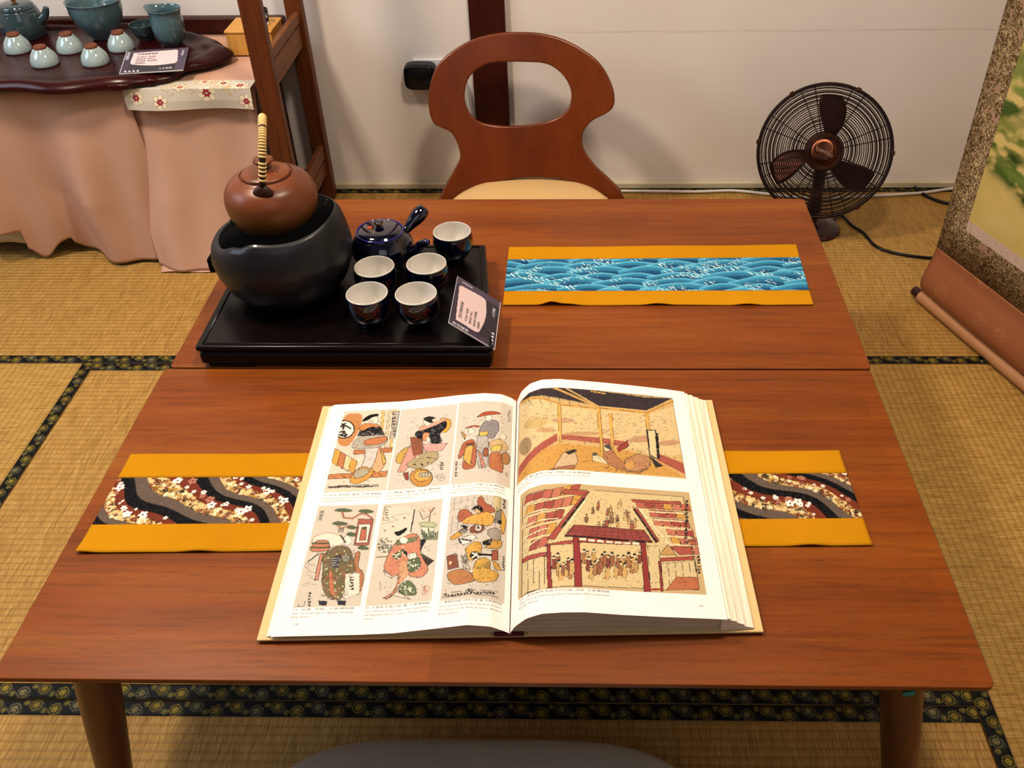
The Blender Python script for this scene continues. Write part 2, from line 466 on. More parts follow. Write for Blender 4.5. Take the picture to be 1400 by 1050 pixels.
def mk_brocade():
    t = NT('brown_scroll_brocade')
    v = t.coord((1, 1, 1)); n1 = t.noise(v, 85, 2, .4, 2.2); n2 = t.noise(v, 45, 1, .3, .8)
    c = t.ramp(n1, [(.38, '#5b4426'), (.44, '#5b4426'), (.47, '#b8a27c'), (.53, '#b8a27c'), (.56, '#5b4426')], 'LINEAR')
    c = t.mix(t.math('GREATER_THAN', n2, .66), c, '#a08068')
    w = t.noise(t.coord((900, 900, 900)), 1, 2)
    return t.fin(c, .6, bump=w, bstr=.2, bdist=.0004, spec=.3)
M['brocade'] = mk_brocade()
def mk_pinkb():
    t = NT('pink_scroll_silk'); v = t.coord()
    vo = t.add('TexVoronoi', {'Vector': v, 'Scale': 14.0, 'Randomness': .5})
    d = vo.outputs['Distance']; n = t.noise(v, 150, 2, .4, 2.)
    k = t.math('MULTIPLY', t.math('LESS_THAN', d, .36), t.math('GREATER_THAN', n, .53))
    c = t.mix(t.math('MULTIPLY', k, .35), '#a06848', '#c69368')
    return t.fin(c, .45, spec=.4, bump=t.noise(t.coord((1200, 200, 1200)), 1, 2), bstr=.15, bdist=.0003)
M['scroll_pink'] = mk_pinkb()
def mk_trimb():
    t = NT('pale_pink_brocade'); n = t.noise(t.coord(), 120, 2, .4, 2.5)
    return t.fin(t.ramp(n, [(.45, '#cbb5a4'), (.5, '#a8736a'), (.55, '#cbb5a4')]), .5)
M['trimb'] = mk_trimb()
M['roller'] = plain('pale_wood_roller_cloth', '#b98c66', .5)
M['roller_knob'] = wood('dark_roller_knob', '#1c0a06', '#35170d', '#4a2416', 0, 1, .3, .4)
def mk_glass():
    t = NT('clear_glass'); return t.fin('#ffffff', .02, trans=1, ior=1.45)
M['glass'] = mk_glass()

# ------------------------------------------------------------------ SETTING
WALLY = 1.375
def struct(name, bb, mat, **k):
    o = bb.obj(name, mat, smooth=False, **k); o['kind'] = 'structure'; return o
struct('floor', B().box(-2.7, 2.9, -2.6, WALLY+.1, -.12, -.05), M['underfloor'])
struct('wall_back', B().box(-2.7, 2.25, WALLY, WALLY+.1, -.05, 2.6), M['wall'])
struct('wall_right', B().box(2.25, 2.35, -2.6, WALLY+.1, -.05, 2.6), M['wall'])
struct('wall_left', B().box(-2.8, -2.7, -2.6, WALLY+.1, -.05, 2.6), M['wall'])
struct('baseboard_back', B().box(-.9, 2.25, WALLY-.016, WALLY, .002, .022), M['sill'], bevel=.003)
struct('trim_1', B().box(-2.7, -.1, WALLY-.03, WALLY, .47, .532), M['pillar'], bevel=.004)
pil = B().box(.415, .515, WALLY-.02, WALLY+.02, .0, 2.6).obj('wall_pillar', M['pillar'], smooth=False, bevel=.003)
pil['kind'] = 'structure'

# ------------------------------------------------------------------ TATAMI
def medallions(ras, L, W, along):
    """gold rosettes and small hexagons on the black border"""
    ras.lw = .001
    def hexa(c, r, col, w, rot=.3):
        pts = [(c[0]+r*math.cos(rot+k*PI/3), c[1]+r*math.sin(rot+k*PI/3)) for k in range(7)]
        ras.line(pts, w, col)
    x = .01; i = 0
    while x < L:
        yy = W*(.36 if i % 2 else .62)
        P = (x, yy) if along == 0 else (yy, x)
        gold = ['#94802f', '#7c7658', '#8a752a'][i % 3]
        ras.ell(P[0]+.005, P[1]-.004, .010, .009, '#35342b')
        ras.ell(P[0], P[1], .0104, .009, '#37331a' if i % 3 != 1 else '#16160f'); hexa(P, .0105, gold, 1.1); hexa(P, .0082, '#3a3826', .9)
        for k in range(8):
            a = k*PI/4; ras.ell(P[0]+.0042*math.cos(a), P[1]+.0042*math.sin(a), .0021, .0016, gold, rot=a)
        ras.ell(P[0], P[1], .0012, .0012, '#d2b64c')
        q = x+.0165; yq = W*(.74 if i % 2 else .26); Q = (q, yq) if along == 0 else (yq, q)
        ras.ell(Q[0], Q[1], .0048, .0044, '#4d471f'); hexa(Q, .0048, '#7d7440', .9, .6); ras.ell(Q[0], Q[1], .002, .002, '#8a7a35')
        x += .033; i += 1
def tatami(x0, x1, y0, y1, axis, label, bands, wmat):
    t = thing('tatami_mat', label, 'tatami mat', (x0, y0, -.05), 'tatami mats on the floor')
    g = .0012
    B().box(g, x1-x0-g, g, y1-y0-g, 0, .0485).obj('rush_surface', wmat, t, smooth=False, bevel=.002)
    for side in bands:
        bw = .028
        if axis == 0:
            L = x1-x0-2*g; yb = g if side == 0 else y1-y0-g-bw
            r = Ras(0, L, 0, bw, .0014, '#0b0c0e'); medallions(r, L, bw, 0); ox, oy = g, yb
        else:
            L = y1-y0-2*g; xb = g if side == 0 else x1-x0-g-bw
            r = Ras(0, bw, 0, L, .0014, '#0b0c0e'); medallions(r, L, bw, 1); ox, oy = xb, g
        def fn(U, V, ox=ox, oy=oy):
            e = np.minimum(np.minimum(U-U.min(), U.max()-U), np.minimum(V-V.min(), V.max()-V))
            return U+ox, V+oy, .0485+.0016*np.clip(e/.003, 0, 1)
        r.obj('cloth_border', fn, M['border'], t, thick=.0)
    return t
S1, S2, XB = .478, -.422, 1.355
tatami(-1.345, .455, S1, WALLY-.004, 0, 'tatami mat along the wall under the pink draped table', (0, 1), M['tatami'])
tatami(-2.69, -1.347, S1, WALLY-.004, 0, 'tatami mat along the wall at the far left corner', (0, 1), M['tatami'])
tatami(-2.25, -1.347, -1.32, S1, 1, 'tatami mat beyond the left side of the turned mat', (0, 1), M['tatami_v'])
tatami(.457, 2.24, S1, WALLY-.004, 0, 'tatami mat along the wall under the bronze fan', (0, 1), M['tatami'])
tatami(-1.345, -.445, -1.32, S1, 1, 'tatami mat at the left with its dark border running front to back', (0, 1), M['tatami_v'])
tatami(-.445, XB, S2, S1, 0, 'tatami mat beneath the two joined tables', (0, 1), M['tatami'])
tatami(-.445, XB, -1.32, S2, 0, 'tatami mat nearest the camera under the grey seat cushion', (0, 1), M['tatami'])
tatami(XB, 2.24, -1.32, S1, 1, 'tatami mat at the right below the hanging scroll', (0, 1), M['tatami_v'])

# ------------------------------------------------------------------ TABLES
TZ = .36
def table(label, ox, oy, rz, y0, y1, W, cyl):
    t = thing('low_table', label, 'table', (ox, oy, 0), 'pair of low wooden tables', rz)
    def rr(x0, x1, ya, yb, r, n=5):
        pts = []
        for cx, cy, a0 in ((x1-r, yb-r, 0), (x0+r, yb-r, 90), (x0+r, ya+r, 180), (x1-r, ya+r, 270)):
            for k in range(n+1):
                a = R(a0+90*k/n); pts.append((cx+r*math.cos(a), cy+r*math.sin(a)))
        return pts
    a, b = rr(0, W, y0, y1, .009), rr(.009, W-.009, y0+.009, y1-.009, .007)
    n = len(a); v = [(x, y, TZ) for x, y in a]+[(x, y, TZ-.0075) for x, y in a]+[(x, y, TZ-.018) for x, y in b]
    f = [tuple(range(n)), tuple(range(2*n, 3*n))[::-1]]+[(i+j*n, i+(j+1)*n, (i+1) % n+(j+1)*n, (i+1) % n+j*n) for j in (0, 1) for i in range(n)]
    mesh('tabletop', v, f, M['tabletop'], t, smooth=False, bevel=.0012)
    B().box(.10, W-.10, y0+.07, y0+.088, TZ-.06, TZ-.0182).box(.10, W-.10, y1-.088, y1-.07, TZ-.06, TZ-.0182)\
       .box(.10, .118, y0+.088, y1-.088, TZ-.06, TZ-.0182).box(W-.118, W-.10, y0+.088, y1-.088, TZ-.06, TZ-.0182).obj('apron', M['table_edge'], t, smooth=False)
    for sx, xx in ((-1, .107), (1, W-.098)):
        for sy, yy in ((-1, y0+.036), (1, y1-.036)):
            P0 = Vector((xx, yy, TZ-.019)); P1 = Vector((xx+sx*.068, yy+sy*.008, 0))
            l = B().tube([P0.lerp(P1, k/8) for k in range(9)], [.0275-.0065*(k/8)**1.5 for k in range(9)], 28).obj('leg', M['leg'], t, auto=40)
            if cyl and sx == 1 and sy == -1:
                pass
    return t
t1 = table('nearer low wooden table with the open art book on it', -.008, -.003, -R(.11), -.616, 0, 1.224, True)
st = B()
st.box(-.007, .007, -.0008, .0008, -.004, .004, Matrix.Translation((1.128, -.6085+.0, .334)) @ Matrix.Rotation(R(-18), 4, 'Y'))
so = st.obj('sticker', plain('teal_sticker', '#1f8f86', .5), t1, smooth=False); so['label'] = 'small teal sticker'
t2 = table('farther low wooden table carrying the black tea tray', 0, .0012, -R(.10), 0, .616, 1.220, False)

# ------------------------------------------------------------------ RUNNERS
def runner(name, label, P, stripe, rasfn, wob, n=2):
    """P: corners (near-left, near-right, far-right, far-left) ; stripe = v range of the printed band (0..1)"""
    nl, nr, fr, fl = [np.array(p, float) for p in P]
    t = thing(name, label, 'table runner', (0, 0, 0))
    def pos(s, v):
        s = np.asarray(s); v = np.asarray(v)
        a = nl[None]+(nr-nl)[None]*s.reshape(-1, 1); b = fl[None]+(fr-fl)[None]*s.reshape(-1, 1)
        q = a+(b-a)*v.reshape(-1, 1)
        x, y = q[:, 0].reshape(s.shape), q[:, 1].reshape(s.shape)
        ed = np.clip(1-np.minimum(v, 1-v)*6, 0, 1)
        z = TZ+.0016+ed*wob(x, v)
        return x, y, z
    L = np.linalg.norm(nr-nl)
    for nm, v0, v1 in (('hem', 0, stripe[0]+.012), ('hem', stripe[1]-.012, 1)):
        r = Ras(0, 1, v0, v1, .01, '#ffffff')
        r.nx, r.ny = 260, 10; r.U, r.V = np.meshgrid(np.linspace(0, 1, 260), np.linspace(v0, v1, 10)); r.C = np.ones((10, 260, 3))
        def fn(U, V):
            x, y, z = pos(U, V)
            if v0 == 0: z = z+.0006*(V > stripe[0]*.5)
            return x, y, z+.0006
        o = r.obj(nm, fn, M['mustard'], t, thick=.0012)
    Wd = np.linalg.norm(fl-nl)*(stripe[1]-stripe[0])
    r = Ras(0, L, 0, Wd, .0011, '#2f86a8'); rasfn(r, L, Wd)
    def fn2(U, V): return pos(U/L, stripe[0]+(stripe[1]-stripe[0])*V/Wd)
    r.obj('printed_band', fn2, M['runner'], t, thick=.001)
    return t
def waves(r, L, W):
    r.lw = .001
    rr = np.random.RandomState(3)
    rows = 6
    for j in range(rows, -2, -1):
        y0 = W*(j+.6)/rows
        humps = []; x = -.08+rr.rand()*.08
        while x < L+.1:
            w = .09+rr.rand()*.08; humps.append((x, w, .013+rr.rand()*.009)); x += w*.70
        for (hx, hw, hh) in humps:
            xs = np.linspace(0, 1, 18)
            crest = [(hx+hw*k, y0+hh*math.sin(PI*k)**1.3) for k in xs]
            for q in range(7):
                f = q/7; dep = hh*1.35+.004
                col = [a*(1-f)+b*f for a, b in zip(lin('#4fa3c2'), lin('#083a68'))]
                pts = [(x_, y_-dep*f*.8) for x_, y_ in crest]+[(hx+hw, y0-.03), (hx, y0-.03)]
                r.poly(pts, col)
            r.line(crest, 1.3, '#93cfdc')
            for f in (.25, .5, .75):
                r.line([(hx+hw*(k*.9+.05), y0+hh*math.sin(PI*k)**1.3*(1-f*.4)-dep*f) for k in xs], .9, '#0a4272', .7)
    for k in range(int(L*125)):
        cx, cy = rr.rand()*L, rr.rand()*W; s = .004+rr.rand()*.004; d = 1 if rr.rand() < .5 else -1
        for q in range(rr.randint(2, 4)):
            ox = cx+d*q*s*1.5; oy = cy-q*s*.4+rr.rand()*.002; ss = s*(1-.2*q)
            r.line([(ox+d*ss*(1-a/7)*math.cos(a*d+1.5), oy+ss*(1-a/7)*math.sin(a)) for a in np.linspace(0, 4.6, 12)], 1.3, '#d6ecea')
        for q in range(5):
            r.ell(cx+rr.randn()*.009, cy+.004+rr.rand()*.009, .0009, .0009, '#e8f6f4', n=8)
    r.noise(.12, .003)
def blossoms(r, L, W):
    r.lw = .001
    rr = np.random.RandomState(5); U, V = r.U, r.V
    ph = (V+.72*U)/.0185+.55*np.sin(U*22+V*18)+.30*np.sin(U*47+1.3-V*30)+.5*np.sin(V*40-U*16+1)
    k = np.floor(ph).astype(int) % 4; fr = ph-np.floor(ph)
    cols = [lin('#7b3b27'), lin('#0e0d10'), lin('#6a5b50'), lin('#cdb384')]
    for i, c in enumerate(cols): r.C[k == i] = c
    r.C[(fr < .05) & ((k == 0) | (k == 3))] = lin('#d9b45a')
    G = np.zeros(U.shape)
    def kind(x, y):
        i = min(r.nx-1, max(0, int(x/r.du))); j = min(r.ny-1, max(0, int(y/r.dv))); return k[j, i]
    def flower(x, y, s, c, cc):
        a0 = rr.rand()*6
        for q in range(5):
            a = a0+q*2*PI/5; r.ell(x+s*.62*math.cos(a), y+s*.62*math.sin(a), s*.46, s*.36, c, rot=a, n=10)
        r.ell(x, y, s*.25, s*.25, cc, n=8)
    for _ in range(int(L*5600*W/.097)):
        x, y = rr.rand()*L, rr.rand()*W; q = kind(x, y)
        if q == 3: flower(x, y, .0022+rr.rand()*.0018, ['#7b3b27', '#e6d8b4', '#7b3b27', '#a8803d', '#3a3020', '#d8c08a'][rr.randint(6)], '#cdb384')
        elif q == 1: r.ell(x, y, .0011, .0011, '#2b2a2c', n=6)
        elif q == 2: r.ell(x, y, .0008, .0008, '#7a6a5e', n=6)
    for _ in range(int(L*620)):
        x, y = rr.rand()*L, rr.rand()*W; q = kind(x, y)
        if q == 0:
            s = [.0042, .0055, .0085][rr.randint(3)] if rr.rand() < .8 else .003
            flower(x, y, s*.8, '#efe8dd' if rr.rand() < .75 else '#b07a66', '#7b3b27')
    r.noise(.15, .002)
def wob1(x, v): return .0035*np.clip(np.sin(x*37+1), 0, 1)**3*(v < .5)+.0012*(1+np.sin(x*23))*.5
def wob1b(x, v): return wob1(x, v)+.008*np.exp(-((x-.664)/.016)**2)*(v < .5)
runner('table_runner', 'blue wave-print table runner with mustard hems beside the black tray', [(.572, .190), (1.158, .191), (1.166, .411), (.572, .402)], (.21, .79), waves, wob1b)
runner('table_runner', 'brown and black blossom-print table runner passing under the open book', [(.014, -.421), (1.122, -.400), (1.118, -.209), (.016, -.222)], (.25, .755), blossoms, wob1)

# ------------------------------------------------------------------ BOOK
O = np.array([.6265, -.556]); BA = R(1.6)
EU = np.array([math.cos(BA), math.sin(BA)]); EV = np.array([-math.sin(BA), math.cos(BA)])
LU = [-.305, -.298, -.19, -.146, -.09, -.052, -.024, -.007, 0]; LF = [.0065, .0085, .0095, .0115, .020, .026, .022, .012, .0065]; LB = [.0065, .0095, .014, .019, .026, .029, .026, .017, .009]
RU = [0, .007, .022, .041, .068, .095, .141, .187, .242, .272]; RF = [.0065, .021, .037, .046, .048, .0475, .041, .036, .031, .028]; RB = [.010, .03, .047, .055, .056, .053, .047, .040, .031, .025]
def smooth_prof(U, Z):
    xs = np.linspace(U[0], U[-1], 400); z = np.interp(xs, U, Z); k = 17; ker = np.hanning(k); ker /= ker.sum()
    zp = np.concatenate([z[0]+(z[0]-z[1:k][::-1]), z, z[-1]+(z[-1]-z[-k:-1][::-1])]); z2 = np.convolve(zp, ker, 'same')[k-1:-(k-1)]
    z2[0] = z[0]; return xs, z2
PL = (smooth_prof(LU, LF), smooth_prof(LU, LB)); PR = (smooth_prof(RU, RF), smooth_prof(RU, RB))
def bz(u, v):
    t = np.clip(np.asarray(v)/.452, 0, 1); u = np.asarray(u)
    zl = (1-t)*np.interp(u, *PL[0])+t*np.interp(u, *PL[1]); zr = (1-t)*np.interp(u, *PR[0])+t*np.interp(u, *PR[1])
    return np.where(u < 0, zl, zr)
def bw(U, V, dz=0):
    X = O[0]+U*EU[0]+V*EV[0]; Y = O[1]+U*EU[1]+V*EV[1]; return X, Y, TZ+.0035+bz(U, V)+dz
def bp(u, v, dz=.0004):
    x, y, z = bw(np.array(u), np.array(v), dz); return (float(x), float(y), float(z))
book = thing('open_book', 'large open art book with woodblock prints on both pages', 'book', (0, 0, 0))
BZ = TZ+.0036
def bbox(u0, u1, v0, v1, z0, z1, b=None):
    b = b or B(); MM = Matrix(((EU[0], EV[0], 0, O[0]), (EU[1], EV[1], 0, O[1]), (0, 0, 1, BZ), (0, 0, 0, 1)))
    return b.box(u0, u1, v0, v1, z0, z1, MM)
bbox(-.320, -.024, -.001, .454, 0, .0035).obj('front_cover', M['cover'], book, smooth=False, bevel=.001)
bbox(.022, .321, -.001, .454, 0, .0035).obj('back_cover', M['cover'], book, smooth=False, bevel=.001)
bbox(-.0245, .0225, -.001, .454, 0, .0022).obj('spine', M['cover'], book, smooth=False, bevel=.0008)
o = bbox(-.020, .018, -.0015, .4535, .0023, .006).obj('spine_lining', M['maroon'], book, smooth=False, bevel=.001)
# page blocks
def block(name, us, side, z_off=-.0004):
    vs = [0.004, .15, .30, .448]; v = []; f = []
    n = len(us)
    for vv in vs:
        for u, fz in us:
            uu = u; zt = float(bz(uu, vv)) if fz is None else fz
            x = O[0]+uu*EU[0]+vv*EV[0]; y = O[1]+uu*EU[1]+vv*EV[1]
            v += [(x, y, BZ+zt+z_off), (x, y, BZ+.0036)]
    for j in range(len(vs)-1):
        for i in range(n-1):
            a = (j*n+i)*2; b_ = (j*n+i+1)*2; c = ((j+1)*n+i)*2; d = ((j+1)*n+i+1)*2
            f += [(a, b_, d, c), (a+1, c+1, d+1, b_+1)]
    for i in range(n-1):
        a = i*2; b_ = a+2; f.append((a, a+1, b_+1, b_)); k = (len(vs)-1)*n*2; f.append((k+a, k+b_, k+b_+1, k+a+1))
    for j in range(len(vs)-1):
        for i in (0, n-1):
            a = (j*n+i)*2; c = ((j+1)*n+i)*2; f.append((a, c, c+1, a+1))
    o = mesh(name, v, f, M['edges'], book, smooth=False)
    bm = bmesh.new(); bm.from_mesh(o.data); bmesh.ops.recalc_face_normals(bm, faces=bm.faces); bm.to_mesh(o.data); bm.free(); return o
block('page_block', [(u, None) for u in np.linspace(-.300, -.0015, 60)], -1)
block('page_block', [(u, None) for u in np.linspace(.0015, .268, 60)], 1)
# fanned fore edge: leaves stepping down to the cover
def fan(name, us, v1=.4485):
    b = B(); n = len(us); v = []; f = []
    V_ = np.linspace(.003, v1, 12)
    for vv in V_:
        t = vv/.452
        for (u, zf, zb) in us:
            x = O[0]+u*EU[0]+vv*EV[0]; y = O[1]+u*EU[1]+vv*EV[1]; v.append((x, y, BZ+zf*(1-t)+zb*t))
    m = len(v)
    for (x, y, z) in v[:]: v.append((x, y, BZ+.0036))
    for j in range(11):
        for i in range(n-1):
            a = j*n+i; f.append((a, a+1, a+1+n, a+n))
        f.append((j*n+n-1, j*n+n-1+m, (j+1)*n+n-1+m, (j+1)*n+n-1))
    for i in range(n-1): f.append((i, i+m, i+1+m, i+1)); k = 11*n; f.append((k+i, k+i+1, k+i+1+m, k+i+m))
    return mesh(name, v, f, M['fore'], book, smooth=False)
fan('fore_edge', [(.2665, .0265, .0235), (.277, .0255, .0225), (.2775, .0225, .020), (.286, .0200, .0185), (.2865, .017, .016), (.296, .0135, .013), (.2965, .010, .011), (.309, .0062, .0065)])
mesh_left = [(-.300, .0080, .0088), (-.3005, .0072, .008), (-.304, .0066, .0072), (-.308, .0045, .0045)]
fan('fore_edge', mesh_left[::-1])
# painted pages
PAPER = '#f0eae3'
pl = Ras(-.3015, -.0006, .0, .4495, .00085, PAPER); pr_ = Ras(.0006, .2725, .0, .4495, .00085, PAPER)
for r in (pl, pr_): r.lw = .001
INK = '#2b211c'
def frame(r, Q, u0, u1, v0, v1, base, bulge=0):
    r.map = lambda p: p
    r.poly([(u0, v0), (u1, v0), (u1, v1), (u0, v1)], base)
    j = slice(int(v0/r.dv), int(v1/r.dv)); i = slice(int((u0-r.u0)/r.du), int((u1-r.u0)/r.du))
    g = rng.rand(*r.C[j, i].shape[:2]); r.C[j, i] *= (1+.07*(g-.5))[..., None]
    r.map = quadmap(Q, u0, u1, v0, v1, bulge)
def P(r, pts, c, e=INK, w=.8, al=1.):
    if r is pl and len(pts) >= 5:          # soften the corners of drawn garments
        for _ in range(2):
            q = []
            for i in range(len(pts)):
                a, b_ = pts[i], pts[(i+1) % len(pts)]
                q += [(a[0]*.8+b_[0]*.2, a[1]*.8+b_[1]*.2), (a[0]*.2+b_[0]*.8, a[1]*.2+b_[1]*.8)]
            pts = q
    r.poly(pts, c, al, e, w)
def scrib(r, x, y, h, w=10, n=5, col=INK, lw=.9, seed=0):   # a column of brush marks
    q = np.random.RandomState(seed+int(x)+int(y))
    for i in range(n):
        yy = y+h*i/n
        for k in range(5):
            a = (x+q.rand()*w, yy+q.rand()*h/n*.8); b_ = (x+q.rand()*w, yy+q.rand()*h/n*.8); r.line([a, b_], lw, col)
TAN = '#cfc2b0'
# L1 figure in front of a shop curtain with a round crest
r = pl; frame(r, [(240, 105), (805, 105), (655, 938), (20, 940)], -.280, -.188, .249, .432, '#d6c8b2')
P(r, [(235, 135), (430, 135), (400, 300), (280, 500), (150, 465)], '#c98945', None)
r.ell(232, 305, 112, 102, INK); r.ell(232, 305, 98, 90, '#e6dccb')
for l in ([(215, 245), (300, 300)], [(200, 275), (250, 240)], [(230, 255), (225, 300)], [(190, 335), (240, 330), (200, 375), (260, 370), (225, 330)], [(185, 360), (245, 385)]): r.line(l, 3, INK)
for x in (620, 680, 730): P(r, [(x, 120), (x+30, 120), (x-20, 520), (x-45, 520)], '#d9b45f' if x != 680 else '#c9ba98', '#8a7355', .5)
P(r, [(735, 135), (795, 135), (745, 430), (690, 430)], '#b8aa98', INK, .6); scrib(r, 715, 150, 260, 50, 7)
P(r, [(330, 530), (720, 520), (705, 565), (325, 575)], '#c0763c')
for k in range(4): P(r, [(140+55*k, 505+35*k), (195+55*k, 540+35*k), (160+55*k, 690+28*k), (100+58*k, 640+28*k)], ['#d9a02f', '#c27b3f', '#ddc893', '#d9a02f'][k])
P(r, [(75, 765), (670, 750), (655, 805), (65, 810)], '#c98343'); 
for k in range(6): r.line([(100+95*k, 765), (150+95*k, 808)], .8, INK)
scrib(r, 60, 870, 45, 520, 1, lw=1.2); 
for k in range(26): scrib(r, 65+k*20, 875, 30, 14, 1)
P(r, [(545, 500), (600, 500), (660, 660), (610, 740), (560, 770), (500, 720)], '#dba878'); P(r, [(590, 520), (655, 660), (625, 690)], '#d9b24a')
P(r, [(440, 480), (590, 470), (545, 640), (480, 760), (395, 720), (445, 600)], '#cfc4b8')
P(r, [(330, 740), (420, 690), (545, 745), (470, 830), (350, 870), (275, 840)], '#d39a33'); P(r, [(325, 755), (420, 705), (500, 745), (420, 800), (330, 815)], '#b0a68c')
P(r, [(370, 390), (630, 380), (680, 420), (620, 500), (520, 520), (280, 515)], '#b5aa98'); P(r, [(430, 430), (640, 395), (675, 425), (610, 480), (430, 490)], '#c77a45')
P(r, [(405, 300), (600, 290), (640, 380), (365, 385)], '#1b181b')
for k in range(9): r.ell(430+k*20+rng.rand()*8, 355+rng.rand()*40, 6, 6, '#9a938c')
P(r, [(430, 245), (580, 270), (600, 300), (500, 290), (420, 335), (380, 315)], '#d08a3e'); r.ell(545, 215, 35, 45, '#e2d6c2', edge=INK, ew=.6)
P(r, [(410, 235), (440, 195), (490, 160), (580, 150), (585, 175), (520, 185), (480, 215)], '#17130f')
# L2 dancer in black kimono
frame(r, [(135, 165), (668, 92), (595, 865), (0, 930)], -.1862, -.0945, .249, .429, '#cfc3b2')
P(r, [(215, 510), (250, 640), (130, 690), (75, 680), (90, 600)], '#c9a23e'); P(r, [(210, 520), (330, 590), (160, 760), (95, 765)], '#d79884')
P(r, [(500, 240), (605, 250), (605, 330), (560, 390), (500, 380)], '#dba41f'); P(r, [(215, 440), (330, 430), (340, 580), (250, 610)], '#9a5836')
P(r, [(250, 400), (360, 330), (560, 260), (570, 330), (490, 400), (530, 485), (420, 500), (390, 420), (300, 460)], '#17151b', INK)
P(r, [(340, 390), (395, 385), (405, 420), (350, 480), (330, 440)], '#d58f5c'); r.ell(390, 455, 18, 25, '#e2d8c8', edge=INK, ew=.5)
P(r, [(300, 330), (520, 260), (590, 250), (450, 320), (290, 385)], '#d6a088', '#5a3b30', .5)
P(r, [(330, 500), (575, 490), (520, 560), (370, 590)], '#dba193'); P(r, [(330, 580), (480, 560), (495, 640), (300, 740), (160, 700)], '#b3a074')
for k in range(14): r.ell(200+rng.rand()*260, 610+rng.rand()*90, 9, 6, ['#e0d6c0', '#3b3a36', '#c9a23e'][k % 3], edge=INK, ew=.4)
r.ell(325, 805, 110, 78, '#c98f2a', edge=INK); r.ell(335, 790, 80, 50, '#d9a948', edge='#7a4c1a'); 
for k in range(4): r.ell(320+k*28, 780, 15, 22, '#b9b09c', edge=INK, ew=.7)
P(r, [(150, 770), (200, 760), (205, 830), (175, 830)], '#9a4a33'); r.ell(380, 285, 36, 38, '#ded2c0', edge=INK, ew=.5)
P(r, [(335, 250), (400, 225), (465, 240), (420, 260), (440, 295), (395, 290)], '#17130f'); r.ell(515, 800, 36, 32, '#cfc3b2', edge='#5b5148', ew=.6); scrib(r, 500, 665, 75, 40, 4, seed=3); scrib(r, 490, 780, 40, 45, 2, col='#5b5148', lw=.6)
# L3 figures with hats
frame(r, [(690, 88), (1190, 150), (1160, 915), (605, 855)], -.092, -.006, .248, .430, '#cfc3b2', 32)
P(r, [(860, 400), (960, 380), (960, 740), (870, 735), (845, 600)], '#b9b0a6'); P(r, [(885, 340), (940, 290), (1050, 300), (1065, 400), (1000, 490), (940, 440), (870, 430)], '#938b8b')
P(r, [(875, 395), (970, 400), (950, 435), (880, 435)], '#dcb84f'); P(r, [(860, 560), (890, 600), (930, 720), (900, 730)], '#cf8a70')
r.ell(965, 265, 34, 36, '#e0d4c4', edge=INK, ew=.5); P(r, [(835, 245), (900, 210), (960, 200), (1040, 215), (1090, 250), (1000, 238)], '#b4502a')
P(r, [(720, 460), (830, 440), (850, 600), (840, 720), (705, 715), (735, 560), (690, 620), (670, 600)], '#b9683c'); P(r, [(750, 505), (820, 505), (790, 690), (720, 620)], '#d9ab45'); P(r, [(700, 360), (750, 390), (740, 440)], '#c99238')
r.ell(800, 365, 28, 30, '#e0d4c4', edge=INK, ew=.5); P(r, [(730, 330), (800, 310), (870, 325), (880, 345), (800, 330)], '#b4502a'); P(r, [(750, 480), (825, 480), (820, 505), (760, 500)], '#7a3f22')
P(r, [(960, 500), (1090, 480), (1150, 560), (1120, 600), (980, 590)], '#cfae78'); P(r, [(1000, 550), (1090, 545), (1070, 600), (980, 590)], '#dcc04f'); P(r, [(970, 600), (1080, 610), (1100, 720), (1090, 800), (1040, 780), (960, 740)], '#bd7340')
r.ell(1120, 660, 40, 55, '#b5824a', edge=INK); r.ell(935, 595, 28, 42, '#a4603a', edge=INK); r.ell(1095, 465, 32, 32, '#ddd0bd', edge=INK, ew=.5); scrib(r, 1140, 190, 130, 30, 5, col='#4b433d', lw=.7); scrib(r, 645, 635, 140, 22, 6); scrib(r, 1118, 785, 40, 25, 2, col='#6b5b4b', lw=.6)
# L4 pine, hanging picture, figure
frame(r, [(275, 80), (750, 80), (595, 893), (62, 898)], -.282, -.195, .044, .223, '#cdc0ac')
for (x, y, w) in ((470, 125, 80), (650, 140, 70), (440, 240, 70), (530, 275, 45), (530, 335, 45), (620, 450, 50)): P(r, [(x-w, y-3), (x-w*.4, y-20), (x+w*.3, y-14), (x+w, y+5), (x+w*.4, y+18), (x-w*.5, y+12)], '#5f6b4a', '#3a4030', .6)
r.line([(460, 145), (470, 190), (540, 200), (600, 160), (650, 165), (690, 200)], 3, '#a86b4b'); r.line([(420, 260), (450, 280), (510, 260)], 2.5, '#a86b4b')
P(r, [(585, 205), (705, 210), (660, 430), (545, 430)], '#b0604a'); P(r, [(590, 250), (680, 250), (655, 405), (560, 405)], '#ded4c2'); P(r, [(610, 280), (650, 275), (640, 385), (590, 390)], '#c06a4a'); r.ell(632, 285, 14, 14, '#4a5a3a')
P(r, [(560, 480), (600, 480), (570, 600), (630, 650), (600, 790), (560, 820), (595, 660), (530, 620)], '#b87848')
P(r, [(225, 345), (345, 308), (480, 360), (530, 400), (350, 440), (210, 410)], '#ded2be', '#b0604a', .8)
P(r, [(240, 375), (345, 375), (360, 460), (280, 475), (185, 465)], '#bf7a52'); r.line([(215, 400), (345, 405)], 2.5, '#4a5a3a'); r.line([(200, 435), (350, 440)], 2.5, '#4a5a3a')
r.line([(180, 550), (260, 490)], 2.5, '#6b6a55'); P(r, [(275, 490), (300, 480), (260, 695), (230, 695)], '#c98868')
P(r, [(385, 440), (440, 420), (520, 450), (545, 560), (560, 640), (480, 660), (455, 850), (330, 840), (285, 720), (300, 600), (290, 500)], '#7d6a45')
